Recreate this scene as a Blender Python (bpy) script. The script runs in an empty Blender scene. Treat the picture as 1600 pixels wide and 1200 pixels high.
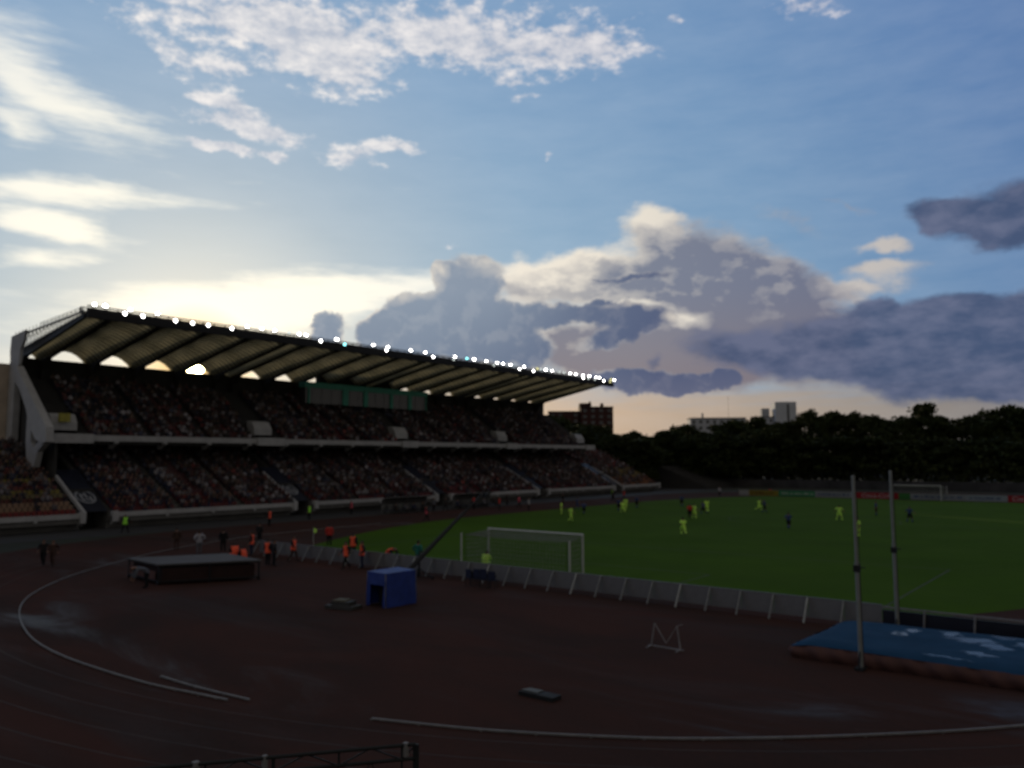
import bpy, bmesh, math, random
import numpy as np
from mathutils import Vector, Matrix
random.seed(7); rng = np.random.default_rng(11)
sc = bpy.context.scene
col = sc.collection
R = math.radians

# ------------------------------------------------------------------ camera
BLOBS = {'A': [(-60.08, 28.33, 10.86, 2.72, -1.75, 1), (-53.52, 28.09, 9.37, 2.63, -13.09, 1), (-51.66, 26.35, 5.68, 2.63, -4.62, 1),
       (-46.1, 29.08, 11.81, 2.46, -5.91, 0.9), (-38.42, 28.11, 12.35, 2.18, -4.38, 0.9), (-32.17, 28.34, 6.09, 1.64, 0.01, 0.9),
       (-60.38, 25.29, 4.0, 1.98, -10.89, 0.8), (-58.29, 25.78, 2.84, 1.0, 7.29, 0.6), (-58.63, 23.41, 3.61, 0.69, -10.26, 1.7),
       (-57.31, 22.18, 5.63, 0.91, -8.59, 1.8), (-59.18, 20.79, 4.19, 0.58, -3.39, 1.8), (-55.23, 20.65, 1.38, 0.43, 5.26, 1.5),
       (-50.18, 21.06, 3.31, 1.04, 7.79, 1.4), (-46.96, 21.79, 3.02, 0.83, -8.65, 1.4), (-48.33, 20.37, 0.96, 0.44, 2.91, 0.7),
       (-38.43, 26.12, 2.36, 0.74, -9.08, 0.8), (-37.47, 25.06, 1.74, 0.53, -0.88, 0.7), (-38.89, 30.42, 13.03, 1.7, -2.82, 0.6),
       (-63.29, 26.31, 3.02, 0.92, -14.31, 0.5), (-26.49, 29.58, 1.2, 0.49, -5.63, 0.7), (-17.16, 28.91, 3.52, 0.8, -10.31, 0.8),
       (-35.93, 21.32, 0.74, 0.33, -1.16, 0.9), (-43.26, 15.1, 0.97, 0.29, 0.9, 0.6)],
 'C': [(-28.19, 16.49, 2.72, 1.87, -3.38, 1), (-25.98, 14.18, 6.57, 3.31, -11.78, 1), (-21.61, 13.25, 5.83, 2.97, -24.53, 0.62),
       (-29.18, 13.0, 8.84, 2.36, -3.2, 1), (-35.2, 13.16, 5.79, 1.93, -1.55, 1), (-18.72, 11.09, 6.03, 2.47, -14.9, 0.6),
       (-24.74, 10.57, 11.4, 3.63, -3.72, 1.0), (-37.54, 11.83, 6.39, 2.28, -1.01, 0.8), (-13.0, 13.72, 2.13, 0.61, -6.71, 1),
       (-12.87, 12.27, 3.71, 0.87, -6.27, 1), (-14.28, 11.16, 3.78, 0.89, -0.1, 0.9), (-20.51, 7.5, 13.36, 3.4, -3.44, 1.0),
       (-29.29, 6.9, 12.35, 3.13, -2.02, 1.0), (-34.31, 8.6, 5.16, 2.87, -1.18, 0.9), (-14.83, 16.6, 3.21, 0.45, -15.5, 0.45),
       (-18.54, 15.97, 4.68, 1.03, -25.88, 0.4)],
 'D': [(-41.38, 12.28, 3.37, 3.5, 0.07, 1.25), (-41.05, 8.63, 3.24, 2.99, -0.04, 1.1), (-43.62, 13.16, 1.41, 1.26, 0.8, 1.0),
       (-45.91, 10.4, 2.79, 2.11, 0.89, 1.2), (-43.37, 9.99, 2.37, 2.34, 0.45, 1.0), (-48.4, 8.99, 2.11, 1.89, 1.2, 1.1),
       (-45.43, 7.91, 4.82, 1.8, -4.54, 1.1), (-37.56, 8.17, 3.23, 2.56, -0.54, 1.15), (-51.59, 9.35, 1.65, 1.56, 1.82, 1.3),
       (-52.18, 7.76, 2.57, 1.35, 1.51, 0.9), (-35.22, 10.44, 5.88, 1.27, -1.29, 1.15), (-29.68, 10.32, 4.18, 1.37, -5.09, 1.15),
       (-31.08, 8.76, 3.68, 1.17, 16.34, 1.0), (-29.32, 5.49, 5.4, 1.32, -6.36, 1.25), (-25.09, 5.31, 4.0, 0.94, 6.55, 1.2),
       (-23.56, 5.71, 1.5, 0.72, 18.77, 0.9), (-29.87, 12.89, 4.71, 0.42, 2.31, 0.9)],
 'E': [(-5.38, 14.84, 4.31, 2.37, -9.91, 1.5), (-8.16, 14.42, 4.19, 1.86, -19.45, 1.3), (-9.92, 15.22, 2.3, 1.23, -8.35, 0.7),
       (-13.75, 9.95, 1.73, 1.01, -4.83, 1), (-8.82, 8.43, 11.39, 2.5, -2.34, 1.4), (-6.04, 8.96, 6.17, 1.77, -6.27, 1),
       (-13.28, 7.32, 14.06, 2.73, -4.46, 1.3), (-6.88, 5.89, 11.57, 3.68, -4.38, 1.5), (-16.84, 6.68, 11.39, 2.31, -3.46, 0.7),
       (-7.64, 4.35, 8.34, 1.24, -3.11, 0.9), (-22.64, 7.59, 7.61, 1.76, -7.94, 0.5), (-28.39, 6.75, 0.89, 0.9, -1.43, 0.7)],
 'H': [(-28.41, 16.85, 3.38, 1.57, -8.21, 1.3), (-30.98, 14.94, 3.3, 1.18, -2.47, 0.8), (-36.13, 13.72, 6.13, 1.41, 2.41, 1.1),
       (-34.73, 12.48, 4.45, 1.09, -1.44, 0.5), (-13.38, 13.77, 2.73, 0.89, -6.69, 1.2), (-12.87, 12.27, 3.57, 1.09, -6.25, 1.2),
       (-14.28, 11.16, 3.64, 1.1, -5.42, 1.2), (-25.86, 9.95, 1.8, 0.86, -2.52, 1.3), (-44.64, 13.23, 1.45, 1.85, -8.69, 1.3),
       (-46.75, 11.83, 2.44, 1.08, 11.03, 0.9), (-41.52, 14.18, 2.82, 0.76, 0.21, 0.7), (-29.22, 10.84, 3.78, 0.43, -2.26, 0.8),
       (-43.59, 6.69, 2.22, 0.77, 10.24, 0.8)],
 'W': [(-56.98, 10.52, 12.97, 2.54, 2.06, 1.5), (-47.76, 12.16, 11.45, 2.02, -2.38, 0.8), (-68.54, 16.66, 13.33, 1.13, 2.68, 1.0),
       (-70.56, 15.01, 6.12, 1.71, 7.91, 0.8), (-68.07, 14.39, 5.02, 0.97, 1.51, 0.8), (-69.75, 12.6, 4.46, 1.05, 6.67, 0.9),
       (-70.22, 22.0, 9.74, 2.78, -20.1, 0.7), (-71.49, 19.91, 2.64, 1.48, -10.9, 0.75), (-72.46, 25.03, 6.37, 3.71, -19.25, 0.5),
       (-66.19, 21.47, 7.85, 1.54, -9.83, 0.45), (-71.13, 6.21, 3.45, 1.13, 3.54, 0.6), (-42.22, 12.28, 6.29, 1.53, -0.06, 0.5),
       (-60.59, 7.65, 19.62, 2.39, -6.86, 0.6)]}
TREES = [(-123.6, 203.4, 12.1, 5.5), (-121.7, 210.3, 13.0, 5.5), (-111.4, 198.9, 13.3, 6.6), (-119.8, 222.8, 13.2, 5.5), (-104.1, 202.9, 13.2, 5.5),
 (-99.0, 199.8, 15.9, 6.1), (-97.5, 206.1, 14.6, 6.6), (-94.7, 212.9, 16.5, 6.6), (-88.3, 210.2, 17.3, 6.6), (-87.2, 221.4, 18.8, 6.6),
 (-79.4, 213.7, 16.4, 6.6), (-77.2, 219.8, 16.6, 6.6), (-75.6, 225.7, 19.4, 5.5), (-69.9, 217.0, 19.9, 5.5), (-66.5, 223.3, 19.3, 7.7),
 (-62.4, 229.7, 19.4, 7.7), (-54.9, 221.3, 17.6, 6.6), (-48.8, 212.5, 14.5, 5.5), (-47.7, 223.0, 17.4, 6.6), (-45.3, 228.5, 20.9, 7.2),
 (-40.3, 224.4, 17.2, 6.6), (-37.7, 235.0, 16.9, 7.2), (-32.3, 225.7, 17.6, 6.6), (-29.1, 231.2, 19.0, 6.6), (-24.6, 226.7, 19.7, 7.2),
 (-21.2, 232.0, 18.7, 7.7), (-16.7, 232.4, 17.8, 7.7), (-11.9, 237.7, 18.6, 7.7), (-103.1, 186.4, 9.0, 6.6), (-94.5, 187.5, 9.8, 6.6),
 (-87.2, 191.0, 11.3, 7.2), (-81.2, 196.9, 11.3, 7.2), (-72.9, 197.0, 11.2, 7.2), (-66.7, 202.3, 12.0, 7.7), (-58.2, 199.7, 11.8, 7.7),
 (-51.9, 203.5, 11.7, 7.7), (-45.2, 205.1, 10.9, 7.7), (-38.2, 204.5, 11.5, 7.7), (-32.3, 207.5, 10.7, 7.7), (-26.0, 208.4, 11.3, 7.7),
 (-20.1, 209.0, 10.5, 7.7), (-14.3, 209.5, 10.4, 7.7), (-144.5, 207.7, 19.6, 7.7), (-137.5, 206.4, 17.9, 7.7), (-130.7, 204.8, 17.1, 7.7),
 (-125.6, 202.1, 15.6, 6.6), (-136.1, 230.9, 10.6, 7.7), (-153.6, 213.5, 21.2, 7.7)]
CAM_R = (0.782413, 0.622751, -0.003186)
CAM_U = (0.06118, -0.071772, 0.995543)
CAM_F = (-0.619747, 0.779121, 0.094255)
CAM_H = 6.9968
CAM_LENS = 27.9684
LIGHTS = [(37.7, 23.5, 1), (38.8, 23.5, 1.4), (40.8, 22.95, 1), (41.5, 23.5, 1), (42.8, 22.95, 1), (44.6, 23.5, 1), (46.6, 22.95, 1), (48.7, 22.95, 1),
 (50.7, 22.95, 1), (53.8, 22.95, 1), (56.1, 23.5, 1), (58.2, 23.5, 1), (60.1, 23.5, 1), (62.3, 23.5, 0.5), (63.9, 23.5, 1), (65.0, 23.5, 1),
 (67.2, 22.95, 1), (70.1, 23.5, 1.5), (71.3, 22.95, 2), (76.8, 23.5, 1), (79.1, 22.95, 1), (79.6, 23.5, 1), (84.3, 23.5, 1), (87.4, 23.5, 1),
 (88.9, 22.95, 1), (93.6, 22.95, 0.4), (94.2, 23.5, 1), (97.1, 23.5, 3), (98.9, 23.5, 1.4), (102.0, 23.5, 1), (103.7, 22.95, 0.4), (104.9, 23.5, 1),
 (106.5, 23.5, 1), (108.6, 23.5, 1), (110.8, 22.95, 1), (112.5, 23.5, 1), (114.9, 22.95, 1), (116.5, 23.5, 4), (117.5, 23.5, 0.4), (119.1, 23.5, 1.5),
 (121.1, 23.5, 1), (123.4, 23.5, 0.35), (125.1, 23.5, 0.35), (127.1, 23.5, 1), (129.1, 23.5, 1), (131.6, 23.5, 1), (131.3, 22.95, 1),
 (133.9, 23.5, 1.5), (133.2, 22.95, 0.4), (135.5, 22.95, 0.4), (136.5, 23.5, 1), (137.7, 23.5, 1), (138.9, 22.95, 1), (141.4, 22.95, 4),
 (142.2, 23.5, 4), (143.5, 23.5, 1)]

cam_d = bpy.data.cameras.new('camera'); cam = bpy.data.objects.new('camera', cam_d); col.objects.link(cam)
cam_d.sensor_width = 36; cam_d.lens = CAM_LENS; cam_d.clip_start = .1; cam_d.clip_end = 3000
r_, u_, f_ = Vector(CAM_R), Vector(CAM_U), Vector(CAM_F)
cam.matrix_world = Matrix(((r_.x, u_.x, -f_.x, 0), (r_.y, u_.y, -f_.y, 0), (r_.z, u_.z, -f_.z, CAM_H), (0, 0, 0, 1)))
cam_d.dof.use_dof = True; cam_d.dof.focus_distance = 3.2; cam_d.dof.aperture_fstop = FSTOP = 2.15
sc.camera = cam
sc.render.engine = 'CYCLES'
sc.cycles.use_denoising = True
sc.cycles.max_bounces = 5; sc.cycles.diffuse_bounces = 3; sc.cycles.transparent_max_bounces = 12
sc.view_settings.view_transform = 'Standard'; sc.view_settings.look = 'None'
sc.view_settings.exposure = 0.0; sc.view_settings.gamma = 1.0

# ------------------------------------------------------------------ node helper
class NT:
    def __init__(s, tree): s.t = tree; s.n = tree.nodes; s.l = tree.links
    def new(s, typ, **kw):
        n = s.n.new(typ)
        for k, v in kw.items(): setattr(n, k, v)
        return n
    def put(s, sock, v):
        if v is None: return
        if isinstance(v, bpy.types.NodeSocket): s.l.new(v, sock)
        elif isinstance(v, (tuple, list)) and sock.type == 'RGBA' and len(v) == 3: sock.default_value = (*v, 1)
        else: sock.default_value = v
    def m(s, op, a, b=None, c=None, clamp=False):
        n = s.new('ShaderNodeMath', operation=op, use_clamp=clamp)
        for i, v in enumerate((a, b, c)): s.put(n.inputs[i], v)
        return n.outputs[0]
    def vm(s, op, a, b=None, out=0):
        n = s.new('ShaderNodeVectorMath', operation=op); s.put(n.inputs[0], a)
        if b is not None: s.put(n.inputs[1], b)
        return n.outputs[out]
    def mix(s, f, a, b, blend='MIX'):
        n = s.new('ShaderNodeMix', data_type='RGBA', blend_type=blend)
        s.put(n.inputs[0], f); s.put(n.inputs[6], a); s.put(n.inputs[7], b)
        return n.outputs[2]
    def noise(s, vec, scale, detail=4, rough=.5, dist=0, out=0):
        n = s.new('ShaderNodeTexNoise'); s.put(n.inputs['Vector'], vec); n.inputs['Scale'].default_value = scale
        n.inputs['Detail'].default_value = detail; n.inputs['Roughness'].default_value = rough; n.inputs['Distortion'].default_value = dist
        return n.outputs[out]
    def rng(s, v, a, b, c=0., d=1., smooth=False):
        n = s.new('ShaderNodeMapRange', interpolation_type='SMOOTHSTEP' if smooth else 'LINEAR')
        s.put(n.inputs[0], v)
        for i, x in enumerate((a, b, c, d)): s.put(n.inputs[i + 1], x)
        return n.outputs[0]
    def ramp(s, v, stops):
        n = s.new('ShaderNodeValToRGB'); s.put(n.inputs[0], v); e = n.color_ramp.elements
        while len(e) > 1: e.remove(e[-1])
        e[0].position = stops[0][0]; e[0].color = (*stops[0][1], 1)
        for p, c in stops[1:]:
            x = e.new(p); x.color = (*c, 1)
        return n.outputs[0]
    def mapping(s, vec, loc=(0, 0, 0), rot=(0, 0, 0), scale=(1, 1, 1), typ='POINT'):
        n = s.new('ShaderNodeMapping', vector_type=typ); s.put(n.inputs['Vector'], vec)
        n.inputs['Location'].default_value = loc; n.inputs['Rotation'].default_value = rot; n.inputs['Scale'].default_value = scale
        return n.outputs[0]

# ------------------------------------------------------------------ sky (world): everything is placed by world azimuth and elevation
SUN_AZ, SUN_EL = -60.35, 6.2
sd = Vector((math.sin(R(SUN_AZ)) * math.cos(R(SUN_EL)), math.cos(R(SUN_AZ)) * math.cos(R(SUN_EL)), math.sin(R(SUN_EL))))
w = bpy.data.worlds.new('World'); sc.world = w; w.use_nodes = True
w.cycles.sampling_method = 'MANUAL'; w.cycles.sample_map_resolution = 512
N = NT(w.node_tree); N.n.clear()
tc = N.new('ShaderNodeTexCoord').outputs['Generated']
dirv = N.vm('NORMALIZE', tc)
sx = N.new('ShaderNodeSeparateXYZ'); N.put(sx.inputs[0], dirv)
az = N.m('MULTIPLY', N.m('ARCTAN2', sx.outputs[0], sx.outputs[1]), 57.29578)
el = N.m('MULTIPLY', N.m('ARCSINE', sx.outputs[2]), 57.29578)
cb = N.new('ShaderNodeCombineXYZ'); N.put(cb.inputs[0], az); N.put(cb.inputs[1], el)
P0 = cb.outputs[0]
theta = N.m('MULTIPLY', N.m('ARCCOSINE', N.vm('DOT_PRODUCT', dirv, tuple(sd), out=1)), 57.29578)
# warped coordinates give ragged cloud outlines
def warp(scale, amp, detail=4, aniso=1.6, rough=.55):
    v = N.mapping(P0, scale=(1, aniso, 1))
    n = N.noise(v, scale, detail, rough, out=1)
    return N.vm('ADD', P0, N.vm('MULTIPLY', N.vm('SUBTRACT', n, (.5, .5, .5)), (amp, amp / aniso, 0)))
def blobs(P, lst, hard=1.0):
    acc = None
    for cx, cy, a, b, rot, wgt in lst:
        q = N.mapping(P, loc=(cx, cy, 0), rot=(0, 0, R(rot)), scale=(a, b, 1), typ='TEXTURE')
        gt = N.new('ShaderNodeTexGradient', gradient_type='SPHERICAL'); N.put(gt.inputs[0], q)
        acc = N.m('MULTIPLY_ADD', gt.outputs['Fac'], wgt, acc if acc is not None else 0.0)
    return acc
base = N.ramp(N.m('DIVIDE', theta, 180), [(0, (1.0, .93, .72)), (.03, (.56, .64, .66)), (.07, (.37, .50, .60)), (.14, (.25, .42, .59)), (.22, (.17, .33, .53)), (.30, (.10, .225, .45)),
     (.40, (.05, .13, .34)), (.55, (.035, .08, .2)), (1, (.02, .04, .09))])
hi = N.rng(el, 8, 32, 0, .45, True)
base = N.mix(hi, base, N.mix(1, base, (.62, .74, 1.02), 'MULTIPLY'))
skyt = N.new('ShaderNodeTexSky', sky_type='NISHITA', sun_disc=False, sun_elevation=R(SUN_EL), sun_rotation=R(SUN_AZ))
base = N.mix(.12, base, N.vm('SCALE', skyt.outputs[0]) if False else N.mix(1, skyt.outputs[0], (.1, .1, .1), 'MULTIPLY'))
# warm band low over the horizon, greyer away from the sun
hz = N.ramp(N.rng(az, -75, 0), [(0, (.78, .72, .58)), (.2, (.85, .76, .56)), (.38, (.80, .60, .38)), (.55, (.62, .44, .29)), (.72, (.40, .31, .235)), (.86, (.25, .215, .19)), (1, (.16, .15, .17))])
base = N.mix(N.m('MULTIPLY', N.rng(N.m('ADD', el, N.m('MULTIPLY', N.noise(N.mapping(P0, scale=(.25, 2.2, 1)), .8, 3), 3)), 4.5, 9.0, 1, 0, True), N.rng(az, 5, 40, 1, .0)), base, hz)
soft = N.noise(N.mapping(P0, scale=(.5, 1.8, 1)), .35, 5, .6)
base = N.mix(N.rng(soft, .3, .8, 0, .08), base, (.9, .95, 1.0))
base = N.mix(.07, base, (.42, .45, .47)); c = base
# soft bright veils
Pw = warp(.14, 7, 5, 3.0)
nw = N.noise(N.mapping(P0, rot=(0, 0, R(4)), scale=(.35, 2.0, 1)), .55, 6, .6)
dW = N.rng(N.m('ADD', blobs(Pw, BLOBS['W']), N.m('MULTIPLY', N.m('SUBTRACT', nw, .5), 1.1)), .12, 1.0, 0, .93, True)
colW = N.mix(N.rng(theta, 4, 30), (1.25, 1.15, .92), (.74, .77, .78))
c = N.mix(dW, c, colW)
# high broken cloud
Pa = warp(.4, 2.8, 5, 1.6)
na = N.noise(N.mapping(P0, rot=(0, 0, R(-10)), scale=(.8, 1.6, 1)), .62, 8, .64)
sA = blobs(Pa, BLOBS['A'])
dA = N.rng(N.m('ADD', N.m('MULTIPLY', sA, .95), N.m('MULTIPLY', N.m('SUBTRACT', na, .5), 3.0)), .22, 1.05, 0, .95, True)
dA = N.m('MULTIPLY', dA, N.rng(sA, .0, .25, 0, 1, True))
colA = N.mix(N.rng(na, .38, .68), (.50, .54, .62), (.92, .88, .85))
colA = N.mix(N.rng(theta, 20, 60), colA, N.mix(1, colA, (.66, .68, .8), 'MULTIPLY'))
c = N.mix(dA, c, colA)
# large pale cumulus with grey body
Pc = warp(.32, 3.2, 6, 1.3)
sC = blobs(Pc, BLOBS['C'])
nc = N.noise(N.mapping(P0, rot=(0, 0, R(14)), scale=(.7, 1.3, 1)), .5, 7, .6)
fC = N.m('ADD', sC, N.m('MULTIPLY', N.m('SUBTRACT', nc, .5), .9))
sH = blobs(Pc, BLOBS['H'])
dC = N.m('MULTIPLY', N.rng(fC, .12, .80, 0, .97, True), N.rng(sC, 0, .15, 0, 1, True))
thick = N.rng(N.m('ADD', fC, N.m('MULTIPLY', N.m('SUBTRACT', nc, .5), 1.2)),   .15, 1.15, 0, 1, True)
up = N.rng(el, 5, 13, 0, 1, True)
nc2 = N.noise(N.mapping(N.vm('ADD', P0, (-.9, .55, 0)), rot=(0, 0, R(14)), scale=(.7, 1.3, 1)), .5, 7, .6)
emb = N.rng(N.m('SUBTRACT', nc, nc2), -.10, .14, 0, 1, True)
thick = N.m('SUBTRACT', thick, N.m('MULTIPLY', emb, .48), clamp=True)
thick = N.m('ADD', N.m('MULTIPLY', thick, .6), N.rng(nc, .35, .7, .42, .05), clamp=True)
thick = N.m('ADD', thick, N.rng(el, 11.5, 6.5, 0, .5), clamp=True)
thick = N.m('ADD', thick, N.rng(az, -36, -26, 0, .30), clamp=True)
thick = N.m('SUBTRACT', thick, N.m('MULTIPLY', sH, N.rng(nc2, .3, .7, .5, 1.3)), clamp=True)
bright = N.mix(N.rng(az, -38, -8), (.90, .82, .70), (.66, .62, .53))
body = N.mix(up, (.25, .22, .24), (.205, .225, .29))
body = N.mix(N.rng(el, 4, 8, 1, 0, True), body, (.24, .205, .225)); colC = N.mix(thick, bright, body)
colC = N.mix(N.m('MULTIPLY', N.rng(az, -30, -17, 0, .7), 1.), colC, N.mix(1, colC, (.68, .68, .80), 'MULTIPLY'))
c = N.mix(dC, c, colC)
# slate bands on the right
Pe = warp(.26, 4.0, 6, 1.5)
sE = blobs(Pe, BLOBS['E'])
ne = N.noise(N.mapping(P0, rot=(0, 0, R(-8)), scale=(.6, 1.3, 1)), .5, 7, .6)
fE = N.m('ADD', sE, N.m('MULTIPLY', N.m('SUBTRACT', ne, .5), .9))
dE = N.m('MULTIPLY', N.rng(fE, .16, .85, 0, .95, True), N.rng(sE, 0, .2, 0, 1, True))
colE = N.mix(N.rng(N.m('ADD', ne, N.rng(az, -5, -25, 0, .1)), .42, .66), (.058, .085, .165), (.13, .15, .24))
c = N.mix(dE, c, colE)
# billowing blue grey cumulus with a silver lining
Pd = warp(.75, 1.5, 6, 1.1, .6)
vor = N.new('ShaderNodeTexVoronoi', feature='SMOOTH_F1'); N.put(vor.inputs['Vector'], Pd); vor.inputs['Scale'].default_value = .75; vor.inputs['Smoothness'].default_value = .35
sD = blobs(Pd, BLOBS['D'])
fD = N.m('ADD', sD, N.m('MULTIPLY', N.m('SUBTRACT', .45, vor.outputs['Distance']), .26))
dD = N.m('MULTIPLY', N.rng(fD, .27, .46, 0, 1, True), N.rng(sD, 0, .12, 0, 1, True))
nd = N.noise(N.mapping(Pd, rot=(0, 0, R(30))), .55, 6, .6)
coreD = N.mix(N.rng(az, -45, -28), (.185, .235, .32), (.075, .098, .185))
nd2 = N.noise(N.mapping(N.vm('ADD', Pd, (-.8, .7, 0)), rot=(0, 0, R(30))), .55, 6, .6)
coreD = N.mix(N.rng(N.m('SUBTRACT', nd, nd2), -.04, .18, 0, .42, True), coreD, N.mix(N.rng(az, -45, -28), (.40, .42, .46), (.17, .18, .25)))
coreD = N.mix(N.m('MULTIPLY', N.rng(el, 6.5, 12, 0, .6), N.rng(az, -40, -33, 1, .2)), coreD, (.31, .37, .45))
coreD = N.mix(N.rng(el, 2.5, 7, .35, 0), coreD, (.30, .27, .3))
lining = N.m('MULTIPLY', N.rng(fD, .33, .62, 1, 0, True), N.m('MULTIPLY', N.rng(nd, .38, .58, .1, 1), N.rng(az, -47, -25, .85, .12)))
colD = N.mix(N.m('MAXIMUM', lining, N.m('MULTIPLY', sH, N.rng(nd2, .35, .65, .2, 1.0)), clamp=True), coreD, (.88, .79, .66))
c = N.mix(dD, c, colD)
# unseen cloud deck added overhead and behind the camera, sets the fill light
deck = N.m('MAXIMUM', N.rng(el, 33, 48, 0, 1, True), N.rng(theta, 72, 98, 0, 1, True))
c = N.mix(deck, c, (.190, .178, .168))
# sun aureole and disc
g1 = N.m('POWER', 2.71828, N.m('MULTIPLY', N.m('POWER', N.m('DIVIDE', theta, 2.2), 2), -1))
g2 = N.m('POWER', 2.71828, N.m('DIVIDE', theta, -7.0))
glow = N.mix(1, (1, .84, .52), N.new('ShaderNodeCombineXYZ').outputs[0], 'MULTIPLY')
gsum = N.m('ADD', N.m('MULTIPLY', g1, N.rng(theta, 1.5, 4.0, .12, .8)), N.m('MULTIPLY', g2, .12))
disc = N.rng(theta, .62, .40, 0, 90)
def scaled(colour, f):
    n = N.new('ShaderNodeVectorMath', operation='SCALE'); n.inputs[0].default_value = colour; N.put(n.inputs['Scale'], f); return n.outputs[0]
c = N.vm('ADD', c, scaled((1, .88, .64), gsum))
c = N.mix(N.rng(theta, 4.4, 1.4, 0, .92), c, (1.1, .72, .28))
c = N.vm('ADD', c, scaled((1, .8, .42), disc))
# below the horizon
c = N.mix(N.rng(el, -.6, -.1, 1, 0), c, (.03, .03, .032))
bg = N.new('ShaderNodeBackground'); N.put(bg.inputs[0], c); bg.inputs[1].default_value = SKY = 1.0
out = N.new('ShaderNodeOutputWorld'); N.l.new(bg.outputs[0], out.inputs[0])

sl = bpy.data.lights.new('sun', 'SUN'); sl.energy = 2.0; sl.angle = R(.6); sl.color = (1, .78, .5)
so = bpy.data.objects.new('sun', sl); col.objects.link(so); so.rotation_euler = sd.to_track_quat('Z', 'Y').to_euler()

# ------------------------------------------------------------------ materials
MATS = {}
def mat(name, base, rough=.7, metal=0, var=.25, scale=3., spec=.3, emit=None, attr=None, objcol=False, bump=0., trans=0.):
    if name in MATS: return MATS[name]
    if not (emit or attr or objcol or name.endswith(('_vest', '_kit'))): base = tuple(v * .64 for v in base)
    m = bpy.data.materials.new(name); m.use_nodes = True; T = NT(m.node_tree)
    b = T.n['Principled BSDF']; b.inputs['Roughness'].default_value = rough; b.inputs['Metallic'].default_value = metal
    b.inputs['Specular IOR Level'].default_value = spec
    co = T.new('ShaderNodeTexCoord').outputs['Object']
    if attr: cc = T.new('ShaderNodeAttribute', attribute_name=attr).outputs['Color']
    elif objcol: cc = T.new('ShaderNodeObjectInfo').outputs['Color']
    else: cc = None
    n = T.noise(co, scale, 5, .6)
    f = T.rng(n, .3, .7, 1 - var, 1 + var)
    vs = T.new('ShaderNodeVectorMath', operation='SCALE'); T.put(vs.inputs[0], cc if cc is not None else tuple(base)); T.put(vs.inputs['Scale'], T.m('MULTIPLY', f, .58 if cc is not None else 1.0))
    T.put(b.inputs['Base Color'], vs.outputs[0])
    T.put(b.inputs['Roughness'], T.rng(n, .2, .8, max(0, rough - .1), min(1, rough + .1)))
    if emit: b.inputs['Emission Color'].default_value = (*emit[0], 1); b.inputs['Emission Strength'].default_value = emit[1]
    if bump:
        bn = T.new('ShaderNodeBump'); bn.inputs['Strength'].default_value = bump; T.put(bn.inputs['Height'], T.noise(co, scale * 6, 4)); T.l.new(bn.outputs[0], b.inputs['Normal'])
    if trans:
        tr = T.new('ShaderNodeBsdfTranslucent'); T.put(tr.inputs[0], vs.outputs[0]); mx = T.new('ShaderNodeMixShader'); mx.inputs[0].default_value = trans
        T.l.new(b.outputs[0], mx.inputs[1]); T.l.new(tr.outputs[0], mx.inputs[2]); T.l.new(mx.outputs[0], T.n['Material Output'].inputs[0])
    MATS[name] = m; return m
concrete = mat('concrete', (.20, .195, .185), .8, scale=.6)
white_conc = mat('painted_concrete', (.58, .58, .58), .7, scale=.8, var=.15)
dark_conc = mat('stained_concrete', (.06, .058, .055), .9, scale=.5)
steel_dark = mat('dark_steel', (.025, .025, .028), .6)
steel = mat('galvanised_steel', (.3, .3, .31), .5, .4)
rail_grey = mat('weathered_rail', (.30, .29, .28), .6)
white_paint = mat('white_paint', (.78, .78, .75), .5, var=.08)
tower_mat = mat('ochre_render', (.75, .62, .48), .85, scale=.4)
tarp_dark = mat('navy_tarpaulin', (.018, .022, .04), .55, scale=1)
emblem_mat = mat('emblem_print', (.4, .42, .45), .6)
teal = mat('teal_frame', (.08, .50, .36), .4)
glass_m = mat('grey_glass', (.10, .10, .10), .12, spec=.6, var=.1)
skin = mat('skin', (.36, .2, .14), .6, var=.1, scale=9)
hair_m = mat('hair', (.03, .022, .016), .7, scale=20)
black_cloth = mat('black_cloth', (.015, .015, .018), .9, scale=8)
navy_cloth = mat('navy_cloth', (.03, .04, .09), .9, scale=8)
objcloth = mat('clothing', (1, 1, 1), .85, objcol=True, scale=7, var=.18)
attr_m = mat('crowd_clothing', (1, 1, 1), .85, attr='Col', scale=5, var=.1)
seat_m = mat('plastic_seat', (1, 1, 1), .5, attr='Col', scale=2, var=.15)

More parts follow.
